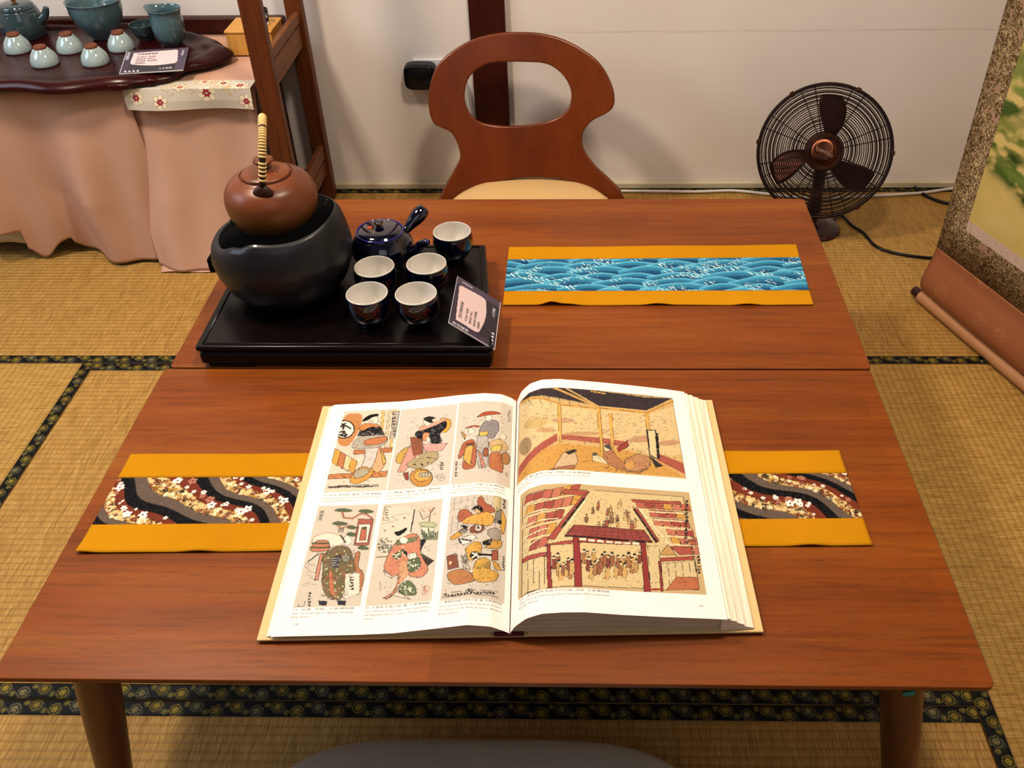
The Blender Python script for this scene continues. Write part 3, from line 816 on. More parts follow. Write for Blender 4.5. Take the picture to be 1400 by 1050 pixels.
for k in range(150):
    x, y = 300+rng.rand()*230, 470+rng.rand()*360
    if x > 470 and y > 660: continue
    r.ell(x, y, 7, 6, ['#b5563c', '#c8cf96', '#55663c'][k % 3], n=8)
P(r, [(345, 610), (375, 640), (385, 760), (400, 830), (350, 790)], '#c97548', '#7a4a2a', .5); P(r, [(375, 520), (440, 500), (420, 600), (355, 590)], '#4b4650'); 
for k in range(4): r.line([(365, 530+18*k), (425, 525+18*k)], .9, '#cfc6b6')
r.ell(480, 530, 36, 32, '#8f8a78', edge=INK); P(r, [(475, 650), (590, 645), (590, 800), (470, 840)], '#ddd3c0', '#7a6a55', .5); scrib(r, 510, 670, 110, 35, 5, lw=1.2)
r.ell(495, 385, 32, 42, '#e2d8c8', edge=INK, ew=.5); r.line([(440, 340), (480, 400)], 2, '#17130f')
for x in (265, 415): P(r, [(x, 850), (x+65, 855), (x+60, 885), (x+5, 880)], '#2c2a3c')
scrib(r, 180, 785, 110, 24, 5, lw=1.1); scrib(r, 112, 850, 40, 24, 2, lw=1.1); P(r, [(115, 825), (160, 825), (150, 888), (100, 888)], '#cdc0ac', '#4b433d', .5)
for k in range(14): r.line([(130+rng.rand()*90, 560+k*13), (160+rng.rand()*90, 575+k*13)], .6, '#8a7b68')
# L5 woman in green/salmon kimono
frame(r, [(790, 75), (1265, 20), (1170, 840), (640, 890)], -.188, -.101, .0435, .2225, '#cfc2ad')
P(r, [(795, 100), (1030, 80), (1000, 300), (985, 480), (725, 520)], '#d5cab4', None); r.line([(1035, 115), (1003, 305)], 1.8, '#3c3634'); r.line([(725, 520), (980, 490)], 2, '#7a5a3a')
r.line([(780, 245), (900, 210), (850, 180), (960, 150), (1000, 155)], .9, '#a89070')
for k in range(120):
    a, q = rng.rand()*6.28, rng.rand()**.6; r.ell(795+65*q*math.cos(a), 425+65*q*math.sin(a), 6, 3.5, '#2f3528' if k % 3 else '#6a6f52', rot=rng.rand()*3, n=7)
r.line([(1150, 220), (1160, 150), (1190, 100)], 2, '#7a5f45'); r.line([(1155, 170), (1100, 200), (1075, 130)], 1.2, '#7a5f45')
for k in range(26): r.ell(1085+rng.rand()*125, 95+rng.rand()*80, 5, 5, '#b9835c', n=7)
P(r, [(1065, 225), (1190, 225), (1215, 255), (1190, 270), (1085, 260)], '#b9b890', '#5f6a45'); P(r, [(1085, 262), (1190, 272), (1170, 350), (1090, 330)], '#d8d0ba', '#5f6a45')
for k in range(8): r.line([(1110+k*14, 370), (1090+k*18, 280+rng.rand()*40)], 2, '#4b5a3a')
P(r, [(1080, 365), (1130, 370), (1085, 440), (1070, 520), (1060, 440)], '#1e1b20'); P(r, [(1080, 480), (1185, 540), (1140, 575), (1090, 540)], '#3b2f25')
P(r, [(1020, 310), (1080, 350), (1075, 480), (1150, 610), (1090, 670), (990, 660), (960, 600), (900, 730), (890, 760), (840, 820), (765, 830), (850, 790), (900, 700), (895, 640), (860, 670), (775, 610), (830, 470), (900, 370)], '#cf8560')
P(r, [(895, 380), (1060, 340), (1050, 380), (960, 400), (880, 420)], '#7a8458'); P(r, [(850, 500), (940, 445), (915, 520), (880, 530)], '#5f6e48')
P(r, [(985, 520), (1060, 500), (1090, 580), (1000, 640), (965, 580)], '#5f6e48'); P(r, [(910, 720), (985, 680), (1040, 740), (1050, 800), (960, 800), (900, 770)], '#66744c'); P(r, [(895, 770), (1000, 830), (860, 800), (800, 835)], '#ddc9b5'); P(r, [(780, 620), (850, 660), (850, 675), (800, 655)], '#e2d6c6')
for k in range(60): r.ell([900, 1020, 970][k % 3]+rng.randn()*26, [490, 570, 750][k % 3]+rng.randn()*24, 7, 5, '#e0dcb8', n=7)
P(r, [(905, 540), (960, 530), (985, 640), (905, 720)], '#cf9a6c', '#8a5a3a', .5); P(r, [(960, 490), (1040, 470), (1055, 510), (985, 530)], '#ded4c4')
r.ell(945, 375, 34, 28, '#e4d9c8', edge=INK, ew=.5); P(r, [(865, 312), (920, 300), (970, 265), (970, 290), (930, 325), (900, 345)], '#17130f'); P(r, [(940, 450), (970, 470), (970, 500), (945, 480)], '#201c20')
for (x, y) in ((955, 190), (860, 265), (795, 300)): r.ell(x, y, 11, 6, '#9a5238')
P(r, [(800, 95), (845, 95), (825, 215), (785, 215)], '#d5cab4', '#6b4a4a', .7); scrib(r, 800, 110, 95, 26, 4, col='#6b4a4a', lw=.8)
r.ell(1125, 750, 26, 20, '#cfc2ad', edge='#b8664a', ew=.9); r.ell(1112, 780, 22, 18, '#cfc2ad', edge='#b8664a', ew=.9); scrib(r, 1105, 735, 55, 26, 2, col='#b8664a', lw=.8); scrib(r, 752, 700, 80, 10, 4, col='#8b8070', lw=.6)
# L6 crouching strong man in yellow
frame(r, [(165, 70), (645, 108), (612, 985), (75, 940)], -.090, -.008, .041, .2235, '#cbbfae', 20)
for k in range(7): r.line([(165, 130+k*60), (400, 100+k*60)], .6, '#8d857c'); r.line([(200+k*55, 75), (160+k*50, 400)], .6, '#8d857c')
for k in range(3): P(r, [(530+k*22, 95), (545+k*22, 95), (535+k*22, 330), (520+k*22, 330)], '#cdb878', '#8a7d58', .4)
P(r, [(395, 95), (435, 90), (450, 150), (520, 190), (545, 250), (430, 240), (390, 170)], '#b4633f'); P(r, [(235, 190), (290, 180), (350, 240), (330, 290), (240, 300), (220, 260)], '#b4633f')
P(r, [(560, 215), (600, 210), (630, 300), (610, 420), (590, 430)], '#d2a12c'); P(r, [(545, 240), (590, 215), (580, 330), (530, 340)], '#8e8781'); P(r, [(565, 310), (590, 310), (588, 340), (562, 340)], '#1c1a20')
P(r, [(280, 270), (400, 240), (480, 230), (535, 300), (500, 370), (380, 340), (250, 310)], '#d8a53a'); P(r, [(345, 190), (400, 190), (430, 230), (400, 245)], '#dcb878'); P(r, [(330, 205), (370, 172), (420, 178), (438, 215), (420, 235), (395, 200)], '#16141c')
P(r, [(330, 350), (450, 345), (445, 400), (400, 425), (325, 410)], '#8e4f35'); r.ell(397, 375, 30, 28, '#ddd3c2', edge=INK); scrib(r, 380, 355, 35, 32, 1, lw=1.4)
P(r, [(155, 420), (270, 350), (320, 350), (290, 400), (170, 450)], '#cf9d2f'); P(r, [(235, 375), (300, 350), (300, 395), (240, 395)], '#8e8781'); P(r, [(245, 320), (300, 340), (290, 370)], '#1c1a28')
P(r, [(220, 450), (330, 420), (390, 450), (330, 490), (260, 500)], '#ddd3c4'); r.line([(260, 450), (340, 480)], 2.6, '#1c1a28'); r.line([(230, 440), (250, 480)], 2.4, '#1c1a28')
P(r, [(280, 530), (360, 490), (420, 500), (430, 570), (360, 640), (320, 660), (300, 590)], '#d5a437'); P(r, [(430, 490), (510, 475), (600, 480), (580, 560), (470, 560)], '#cf9d2f'); P(r, [(430, 500), (510, 480), (500, 530), (440, 530)], '#1c1a20'); P(r, [(475, 390), (570, 380), (590, 470), (540, 500), (470, 440)], '#a99a8c')
r.ell(365, 605, 42, 33, '#18161a'); r.line([(350, 585), (375, 605), (345, 625)], 2.4, '#e4dccb'); r.line([(380, 590), (395, 620)], 2.4, '#e4dccb'); r.line([(410, 603), (550, 618)], 3.6, '#18161a'); P(r, [(510, 575), (565, 570), (560, 650), (510, 660)], '#a85c40')
P(r, [(510, 660), (560, 680), (590, 730), (540, 730)], '#d2a12c'); P(r, [(130, 580), (215, 560), (230, 680), (140, 690)], '#8e4f35'); r.ell(160, 635, 13, 14, '#dbb87a')
for k in range(16): r.line([(240+rng.rand()*70, 560+rng.rand()*120), (250+rng.rand()*80, 580+rng.rand()*140)], .9, '#6b5b50')
P(r, [(130, 710), (240, 690), (330, 740), (380, 820), (200, 820), (140, 770)], '#bb7c3e'); P(r, [(370, 650), (440, 625), (500, 660), (490, 740), (575, 750), (540, 830), (400, 830), (340, 780)], '#d2a437')
for k in range(5): r.ell(400+rng.rand()*90, 660+rng.rand()*60, 16, 13, '#a88a3a', edge=INK, ew=.5)
P(r, [(105, 875), (560, 905), (560, 945), (95, 905)], '#c8bcab', INK, .6)
for k in range(16):
    if k != 7: scrib(r, 112+k*27, 878+k*1.9, 26, 20, 1, lw=1.1)
r.ell(320, 890, 25, 21, '#d6cbb8', edge=INK, ew=1.3); r.line([(308, 900), (320, 875), (333, 900)], 1.8, INK); scrib(r, 600, 110, 90, 25, 4, lw=1.2); scrib(r, 600, 610, 120, 14, 7, lw=1.); scrib(r, 112, 840, 22, 14, 1, col='#c06a5a')
r.map = lambda p: p
def fuss(r, u0, u1, v0, v1, n, lo=.0012, hi=.005):
    q = np.random.RandomState(int(u0*-1e4)+int(v0*1e4)+n)
    for _ in range(n):
        u = q.uniform(u0, u1); v = q.uniform(v0, v1); i = int((u-r.u0)/r.du); j = int((v-r.v0)/r.dv)
        c = r.C[j, i]; l = q.uniform(lo, hi); a = q.uniform(0, 6.28); k = q.rand()
        if c.min() < .02 and c.max() < .05: col = (.25, .24, .23)
        elif k < .62: col = tuple(c*.42)
        elif k < .85: col = tuple(np.minimum(1, c*1.35))
        else: col = tuple(c*np.array([1.1, .75, .6]))
        b = a+q.randn()*.8
        r.line([(u, v), (u+l*.5*math.cos(a), v+l*.5*math.sin(a)), (u+l*.5*math.cos(a)+l*.5*math.cos(b), v+l*.5*math.sin(a)+l*.5*math.sin(b))], .75, col, .8)
for (a_, b_, c_, d_, n_) in ((-.262, -.205, .268, .405, 330), (-.172, -.112, .262, .405, 330), (-.085, -.018, .272, .398, 330), (-.255, -.212, .055, .150, 300), (-.168, -.112, .058, .160, 260), (-.080, -.016, .062, .205, 420)): fuss(r, a_, b_, c_, d_, n_)
# captions are lettered further down
r.map = lambda p: p
# R1 open pavilion interior with sea view
r = pr_; frame(r, [(55, 118), (1212, 125), (1325, 730), (52, 700)], .005, .2505, .246, .428, '#cfae6b', 92)
P(r, [(55, 130), (360, 160), (655, 180), (1020, 240), (1230, 190), (1300, 560), (1100, 560), (690, 420), (370, 400), (60, 600)], '#d8bd85', None)
P(r, [(60, 110), (150, 50), (330, 20), (620, 25), (1000, 110), (1210, 125), (1020, 215), (655, 165), (360, 110), (60, 120)], '#3b3035', None)
for k in range(14): r.line([(100+k*80, 20+k*6), (160+k*70, 160)], .8, '#231a1f')
for k in range(9): r.line([(80, 60+k*10), (620, 30+k*16)], .6, '#54464a'); r.line([(640, 40+k*14), (1150, 110+k*12)], .6, '#54464a')
for a, b_, w, c in (((320, 30), (650, 175), 4.5, '#d8a94e'), ((410, 30), (655, 170), 3, '#e0bc6d'), ((60, 120), (360, 150), 5, '#d3a040'), ((360, 160), (650, 185), 5, '#d3a040'), ((655, 180), (1020, 235), 5, '#d3a040'), ((1020, 235), (1215, 150), 5, '#d3a040'), ((600, 50), (700, 70), 3, '#d8a94e')):
    r.line([a, b_], w, c); r.line([a, b_], .5, INK)
for k in range(190):
    x = 70+rng.rand()*1150; y = 215+rng.rand()*200+max(0, x-700)*.12
    r.line([(x, y), (x+14+rng.rand()*14, y+rng.randn()*5)], .8, ['#7d6a50', '#5a5a52', '#a86a4a'][k % 3], .8)
for (x, y, w, h, c) in ((390, 275, 85, 20, '#bb8a6c'), (260, 345, 70, 18, '#c08a5a'), (110, 440, 50, 60, '#8a6a4a'), (560, 370, 160, 14, '#b58a5c'), (1000, 430, 120, 22, '#b88060'), (1190, 470, 90, 20, '#b88060'), (180, 290, 90, 40, '#c3a357')): r.ell(x, y, w, h, c, .7)
P(r, [(60, 700), (60, 600), (360, 440), (690, 470), (870, 500), (1110, 590), (1320, 720), (60, 700)], '#cf9b3c', None)
P(r, [(60, 575), (350, 370), (355, 420), (60, 640)], '#b96048', None); P(r, [(375, 378), (670, 400), (875, 440), (880, 480), (680, 445), (375, 412)], '#bc6a4e', None); P(r, [(1110, 540), (1310, 620), (1318, 700), (1110, 590)], '#b96048', None); P(r, [(800, 480), (880, 430), (890, 470), (815, 510)], '#a8402f')
for k in range(3): r.line([(60, 590+k*18), (350, 385+k*12)], .8, '#7e2f25'); r.line([(375, 385+k*9), (670, 408+k*12), (875, 448+k*9)], .7, '#7e2f25'); r.line([(1110, 548+k*15), (1315, 640+k*20)], .8, '#7e2f25')
for k in range(26): r.ell(110+k*45, 560-220*math.sin(min(1, k/12)*1.2)+max(0, k-12)*13+60, 4, 4, '#4a3a20', n=6)
for x0, y0, x1, y1 in ((360, 155, 378, 430), (655, 180, 690, 520), (745, 230, 768, 480), (1022, 230, 1040, 440)): P(r, [(x0-14, y0), (x0+14, y0), (x1+9, y1), (x1-9, y1)], '#d9aa45', '#7a5a25', .6)
P(r, [(1025, 365), (1090, 370), (1110, 580), (1050, 545)], '#d6c490', '#1f1a17', 2); P(r, [(1095, 390), (1108, 395), (1125, 575), (1112, 580)], '#1f1a17'); P(r, [(1045, 550), (1150, 630), (1095, 635), (1070, 590)], '#3a3538')
P(r, [(400, 500), (480, 480), (510, 560), (480, 610), (320, 615)], '#cfb088'); P(r, [(360, 600), (480, 585), (480, 612), (290, 615)], '#b3704a'); P(r, [(415, 500), (490, 480), (500, 492), (440, 515)], '#3a342c')
P(r, [(700, 490), (760, 480), (800, 540), (860, 590), (1040, 640), (960, 665), (800, 620), (700, 560)], '#b57d4c'); r.ell(725, 475, 26, 26, '#d8c498', edge=INK, ew=.5); P(r, [(700, 460), (740, 450), (760, 490), (730, 480)], '#57504a')
P(r, [(860, 560), (960, 530), (1050, 560), (1060, 620), (960, 650), (870, 640)], '#c08a58'); r.ell(900, 600, 40, 35, '#cf9b4c', edge=INK, ew=.5); P(r, [(610, 500), (690, 540), (740, 590), (620, 560)], '#d8c79c', INK, .5); r.ell(635, 515, 22, 12, '#6a5f45')
for k in range(40): r.line([(300+rng.rand()*800, 560+rng.rand()*110), (320+rng.rand()*800*.0+300+rng.rand()*500*0, 0)][:1]*2, .6, INK)
for k in range(60):
    x, y = 620+rng.rand()*430, 500+rng.rand()*160; r.line([(x, y), (x+rng.randn()*25, y+rng.randn()*14)], .6, '#5a3f28')
r.map = lambda p: p; r.line([(.005, .246), (.2505, .246), (.2505, .428), (.005, .428), (.005, .246)], .6, '#8a6f45')
# R2 street gate with red roofs
frame(r, [(62, 95), (1205, 97), (1335, 792), (55, 778)], .0105, .2515, .037, .219, '#c9ac78', 82)
P(r, [(80, 110), (1165, 128), (1290, 758), (80, 745)], '#d6bd86', INK, .8)
rc = ['#b2543f', '#c0684e', '#cf9a35', '#a84a3a', '#c67a58']
for j in range(5):
    for k in range(6):
        x = 85+k*62+j*10; y = 95+j*78-k*14
        if x+60 > 500-(y-70)*.75: continue
        P(r, [(x+18, y), (x+76, y-12), (x+58, y+52), (x, y+66)], rc[(j*2+k*3) % 5], '#5b2a20', .6)
    r.line([(85, 165+j*76), (440-j*60, 130+j*66)], 2.4, '#e0d2a4'); r.line([(85, 170+j*76), (440-j*60, 134+j*66)], .6, INK)
P(r, [(360, 55), (530, 68), (500, 100), (340, 90)], '#b2543f'); P(r, [(500, 85), (530, 70), (300, 400), (250, 400)], '#b04c3c'); r.line([(495, 120), (350, 320)], 3.4, '#26201c'); r.line([(520, 110), (370, 330)], 1.6, '#e4d8b4')
for j in range(6):
    for k in range(6):
        x = 840+k*62+j*30; y = 140+j*62+k*8
        if x < 830+j*62-20 or x > 1150+j*18: continue
        P(r, [(x, y), (x+56, y+6), (x+72, y+58), (x+14, y+50)], rc[(j*3+k*2+1) % 5], '#5b2a20', .6)
    if j: r.line([(880+j*45, 165+j*58), (1180+j*14, 195+j*58)], 2.2, '#e0d2a4')
P(r, [(810, 130), (1150, 165), (1150, 185), (830, 150)], '#b2543f'); P(r, [(820, 180), (860, 200), (1010, 430), (985, 440)], '#a84a3a'); r.line([(835, 205), (990, 430)], 3., '#26201c'); r.line([(870, 200), (1130, 520)], 1.8, '#e4d8b4')
P(r, [(1080, 470), (1230, 480), (1240, 535), (1150, 530)], '#b2543f'); P(r, [(1010, 520), (1070, 455), (1130, 530)], '#c69a55')
def person_mark(x, y, s, c):
    P(r, [(x-.45*s, y), (x+.45*s, y), (x+.6*s, y+1.5*s), (x+.2*s, y+2.2*s), (x-.5*s, y+2.0*s)], c, '#4a2f22', .5)
    r.ell(x, y-.35*s, .3*s, .35*s, '#e0cfa4', edge=INK, ew=.4, n=9); r.ell(x, y-.6*s, .34*s, .22*s, '#1c1714', n=8)
for k in range(24):
    x = 470+rng.rand()*380; y = 130+rng.rand()*180
    if x > 800+(y-130)*.4: continue
    person_mark(x, y, 9+y*.045, ['#a8603f', '#c29a5a', '#8f6a48', '#d0b070'][k % 4])
for x, y, w in ((120, 540, 0),): pass
P(r, [(85, 515), (245, 485), (250, 508), (82, 545)], '#b04c3c'); P(r, [(82, 545), (250, 510), (262, 700), (80, 740)], '#d3bd88', INK, .5)
for k in range(4): r.line([(120+k*38, 535-k*7), (125+k*38, 735-k*7)], .6, INK)
P(r, [(985, 540), (1245, 545), (1245, 570), (975, 560)], '#b04c3c'); P(r, [(930, 455), (1010, 460), (1020, 690), (950, 690)], '#d3bd88', INK, .5); P(r, [(1025, 575), (1250, 575), (1285, 745), (1040, 740)], '#d3bd88', INK, .5)
for k in range(4): r.line([(1070+k*48, 575), (1085+k*50, 745)], .6, INK)
for x0 in (250, 885): P(r, [(x0-2, 430), (x0+22, 430), (x0+36, 700), (x0+8, 700)], '#9c2f2c') if x0 == 250 else P(r, [(x0-2, 430), (x0+32, 435), (x0+70, 740), (x0+25, 738)], '#9c2f2c')
P(r, [(425, 380), (468, 380), (490, 695), (440, 692)], '#9c2f2c'); P(r, [(1005, 560), (1020, 560), (1040, 745), (1025, 745)], '#9c2f2c'); r.line([(950, 728), (1035, 732)], 3, '#9c2f2c')
P(r, [(460, 385), (890, 430), (890, 448), (460, 420)], '#9c2f2c'); 
for k in range(7): r.line([(475+k*60, 398+k*6), (505+k*60, 401+k*6)], 4, '#e6dab8')
P(r, [(430, 305), (905, 350), (960, 430), (370, 375)], '#a04a3e', '#3a1a18', 1.2)
for k in range(12): r.line([(432+k*42, 308+k*4), (385+k*50, 372+k*4.6)], .6, '#6d2a26')
for k in range(5): r.line([(420-k*12, 318+k*14), (910+k*11, 362+k*16)], .7, '#7c302c')
r.line([(370, 378), (960, 433)], 2.2, '#2b1815'); P(r, [(235, 435), (425, 405), (425, 430), (240, 442)], '#b04c3c')
for k in range(38):
    x = 300+k*15.5+rng.randn()*5; y = 480+rng.rand()*110
    if 425 < x < 495 or x > 880: continue
    person_mark(x, y, 26+rng.rand()*10, ['#b07a48', '#c49a50', '#8f4538', '#a5683f', '#d0a860'][rng.randint(5)])
P(r, [(1060, 740), (1130, 668), (1275, 680), (1285, 755)], '#bf7040', '#7a3f20', .8)
scrib(r, 1180, 155, 310, 26, 11, lw=1.5, seed=2); scrib(r, 1270, 545, 120, 22, 6, lw=1.0, seed=8); r.map = lambda p: p
fuss(pr_, .012, .246, .252, .415, 900, .001, .004); fuss(pr_, .016, .246, .045, .205, 1100, .001, .0035)
for r in (pl, pr_):
    lum = r.C.mean(2, keepdims=True); r.C[:] = (r.C*.84+lum*.16)*.96; r.noise(.03, .02)
pl.obj('left_page', lambda U, V: bw(U, V, .0003), M['page'], book)
pr_.obj('right_page', lambda U, V: bw(U, V, .0003), M['page'], book)
tx = Texts()
def cap(u, v, lines, s=.0042, w=None):
    for i, l in enumerate(lines): tx.add(l, s, bp, x=u, y=v-i*s*1.45, width=(w if (w and i < len(lines)-1) else None))
cap(-.280, .2425, ['16  女形 浮世絵  墨刷  大英博物館', 'Visiting the Gateway, the Left-hand Leaf of a Triptych', 'and full view.  British Museum'], .0040, .086)
cap(-.186, .2425, ['17  舞姿  墨刷  大英博物館', 'A Courtesan dancing, The Colossus', 'Museum.  British Museum'], .0040, .080)
cap(-.091, .2425, ['18  母子三人  丹絵  大英博物館', 'A Courtesan dressed as a street singer with', 'Small Girls and Child.  Museum.  British Museum'], .0040, .078)
cap(-.282, .0395, ['19  役者  丹絵  大英博物館', 'Actor as street beau in vignette.  Drawing.', 'British Museum'], .0040, .080)
cap(-.188, .0395, ['20  大首画 紅摺の図  墨  大英博物館', 'Two Women of the New Year ceremonies', 'The Right-hand Leaf of a Triptych.  Women.  British', 'Museum'], .0040, .084)
cap(-.091, .0375, ['21  歌舞伎役者の押戻の姿  墨  大英博物館', 'Actor as a strong man & in the Role of Goro', 'and drawn in the Role of Goro.  Boston', 'British Museum'], .0040, .080)
cap(.006, .2400, ['22  座敷遠望之図  浮絵  大英博物館', 'A party in a Pleasure House with view of the shore.', 'British Museum'], .0040, .105)
cap(.012, .0325, ['23  浮世絵新吉原大門之図  浮絵  大英博物館', 'The Grand Gate in the New Yoshiwara (Edo Yoshiwara)', 'British Museum'], .0040, .115)
tx.add('142', .0045, bp, x=-.276, y=.0165); tx.add('143', .0045, bp, x=.238, y=.0175)
tx.obj('caption_text', M['grey_ink'], book)
def one(body, size, **k):
    q = Texts(); q.add(body, size, bp, **k); q.obj('print_lettering', M['black_ink'], book)
one('問', .0095, x=-.2465, y=.1715); one('天み', .0085, x=-.2785, y=.3905, vertical=True)
one('八', .0050, x=-.0535, y=.0515); one('大門口', .0068, x=.2425, y=.130, vertical=True); one('団扇売', .0065, x=-.2785, y=.2085, vertical=True)

# ------------------------------------------------------------------ TEA TRAY
tray = thing('tea_tray', 'black wooden tea tray under the clay stove and blue cups', 'tray', (0, 0, 0))
def quadpris(b, x0, xr0, xr1, y0, y1, z0, z1, ins=0):
    p = [(x0+ins, y0+ins), (xr0-ins, y0+ins), (xr1-ins, y1-ins), (x0+ins, y1-ins)]
    return b.prism(p, z0, z1)
TT = .404
quadpris(B(), .054, .568, .530, 0.002, .345, TT-.012, TT-.001).obj('tray_top', M['tray_wood'], tray, smooth=False, bevel=.004)
b = B(); p_in = [(.062, .010), (.560, .010), (.524, .337), (.062, .337)]
quadpris(B(), .058, .566, .527, .000, .342, TZ+.006, TT-.0125).obj('tray_body', M['tray_wood'], tray, smooth=False, bevel=.006)
for (xa, xb, ya, yb) in ((.070, .15, .001, .05), (.46, .562, .001, .05), (.075, .15, .30, .335), (.44, .515, .30, .335)):
    B().box(xa, xb, ya, yb, TZ+.0004, TZ+.0075).obj('foot', M['tray_wood'], tray, smooth=False, bevel=.002)
b = B()
for (A, Bp) in (((.066, .012), (.556, .012)), ((.556, .012), (.521, .335)), ((.521, .335), (.066, .335)), ((.066, .335), (.066, .012))):
    b.tube([(A[0], A[1], TT-.0012), (Bp[0], Bp[1], TT-.0012)], .0022, 8)
b.obj('edge_beading', M['tray_wood'], tray)

# ------------------------------------------------------------------ CLAY STOVE
SX, SY = .180, .184
stove = thing('charcoal_stove', 'round matt black clay stove holding the brown kettle', 'stove', (SX, SY, TT))
prof = [(.070, 0), (.080, .002), (.092, .012), (.110, .036), (.1215, .066), (.1245, .092), (.1205, .122), (.1135, .148), (.1080, .158), (.1035, .161), (.1000, .157), (.0980, .145), (.0955, .110), (.085, .070), (.045, .055), (0, .053)]
def rimf(p, a):
    r = math.hypot(p[0], p[1]); w = max(0, (p[2]-.06)/.1)**2 if r > .09 else 0
    dz = (-.019+.021*math.cos(a)+.003*math.cos(4*a)+.015*math.exp(-((a-R(250))/.45)**2)-.005*math.exp(-((a-R(250))/.12)**2))*w
    k = 1+.02*w*math.cos(3*a+.8)
    return (p[0]*k, p[1]*k, p[2]+dz)
pp = []
for i in range(len(prof)-1):
    for k in range(3):
        pp.append((prof[i][0]+(prof[i+1][0]-prof[i][0])*k/3, prof[i][1]+(prof[i+1][1]-prof[i][1])*k/3))
pp.append(prof[-1])
def outer(p): return p
n = 96
B().lathe(pp[:28], n, fn=rimf).obj('stove_body', M['clay_black'], stove)
stove.children[0].data.polygons[-1].use_smooth = False
me = stove.children[0].data
# open the lathe top: drop the closing cap and line it with the firebox
bm = bmesh.new(); bm.from_mesh(me); bm.faces.ensure_lookup_table(); bm.faces.remove(bm.faces[-1]); bm.to_mesh(me); bm.free()
B().lathe(pp[27:], n, fn=rimf).obj('firebox', M['clay_in'], stove)
me = stove.children[1].data
bm = bmesh.new(); bm.from_mesh(me)
big = [f for f in bm.faces if len(f.verts) > 20]; bmesh.ops.delete(bm, geom=big, context='FACES_ONLY'); bm.to_mesh(me); bm.free()
# prongs that carry the kettle
for a in (40, 160, 280):
    Mx = Matrix.Rotation(R(a), 4, 'Z')
    b = B().put([Mx @ Vector(p) for p in [(.050, -.010, .108), (.094, -.015, .125), (.094, .015, .125), (.050, .010, .108), (.050, -.010, .1285), (.094, -.013, .136), (.094, .013, .136), (.050, .010, .1285)]],
                [(0, 1, 2, 3), (4, 7, 6, 5), (0, 4, 5, 1), (1, 5, 6, 2), (2, 6, 7, 3), (3, 7, 4, 0)])
    b.obj('prong', M['clay_black'], stove, smooth=False, bevel=.003)
B().tube([(.062*math.cos(a), .062*math.sin(a), .1262) for a in np.linspace(0, 2*PI, 48, endpoint=False)], .0045, 8, closed=True).obj('kettle_ring', M['clay_in'], stove)
for k in range(3):
    B().lathe([(0, 0), (.0025, .0005), (.0025, .002), (0, .003)], 10, (.086, .036-.009*k, .1625)).obj('rivet', M['clay_black'], stove)
B().box(-.139, -.112, -.016, .012, .045, .072).obj('vent_knob', M['clay_in'], stove, smooth=False, bevel=.003)
for a in (30, 150, 270):
    B().lathe([(0.010, -.0002), (.012, .0), (.012, .004), (.0, .004)], 16, (.062*math.cos(R(a)), .062*math.sin(R(a)), -.0)).obj('foot', M['clay_black'], stove)

# ------------------------------------------------------------------ KETTLE
KX, KY, KZ = SX, SY, TT+.131
kt = thing('clay_kettle', 'brown clay kettle with a rattan-wrapped bail handle on the stove', 'kettle', (KX, KY, KZ))
kp = [(0, 0), (.050, 0), (.056, .003), (.067, .018), (.0755, .038), (.0785, .056), (.0765, .073), (.068, .088), (.056, .097), (.049, .1005), (.0455, .1025), (.0445, .1015), (.040, .100), (0, .100)]
def dens(pf, m=4): return [tuple(v)[:2] for v in spline([(a, b_, 0) for a, b_ in pf], m)]
def cl(pf): return [(max(0, a), b_) for a, b_ in pf]
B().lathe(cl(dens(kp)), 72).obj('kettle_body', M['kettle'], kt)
B().lathe(cl(dens([(0, .101), (.038, .101), (.041, .103), (.040, .106), (.030, .110), (.015, .1115), (0, .112)])), 56).obj('lid', M['kettle'], kt)
lid = kt.children[-1]
B().lathe([(0, .111), (.006, .112), (.0065, .120), (.015, .123), (.0175, .126), (.016, .130), (0, .131)], 32).obj('lid_knob', M['kettle'], lid)
B().lathe([(0, .1085), (.0016, .1085), (.0016, .1112), (0, .1112)], 12, (.024, -.012, 0)).obj('steam_hole', M['black_ink'], lid)
HF, HB, HT = (.010, -.057, .106), (-.020, .056, .106), (.014, .001, .198)
for (lx, ly) in ((.009, -.057), (-.021, .056)):
    sgn = -1 if ly < 0 else 1
    B().lathe([(0, -.004), (.014, -.004), (.015, .003), (.012, .0105), (.006, .015), (0, .016)], 24, (lx, ly, .094), fn=lambda p, a: (p[0]*(1.25-28*max(0, p[2])), p[1]*.55, p[2])).obj('handle_lug', M['wine_lug'], kt)
arch = []
for k in range(49):
    a = PI*k/48; fa = Vector(HF)*(.5+.5*math.cos(a))+Vector(HB)*(.5-.5*math.cos(a)); tp_ = Vector(HT)-(Vector(HF)+Vector(HB))*.5; arch.append(fa+tp_*math.sin(a)**.75)
core = B().tube(arch, .0056, 12, sq=.9).obj('bail_handle', M['rattan_dark'], kt)
b1 = B()
for k in range(1, 47):
    if k % 12 in (6,): continue
    p = arch[k]; q = arch[k+1]; d = (q-p).normalized(); b1.tube([p-d*.0006, p+d*.0013, p+d*.0032], [.0063, .0072, .0063], 12)
b1.obj('rattan_wrap', M['rattan'], core)
sp = spline([(0, .062, .042), (0, .082, .050), (0, .096, .060)], 5)
B().tube(sp, [.014-.0007*k for k in range(len(sp))], 20).obj('spout', M['kettle'], kt)

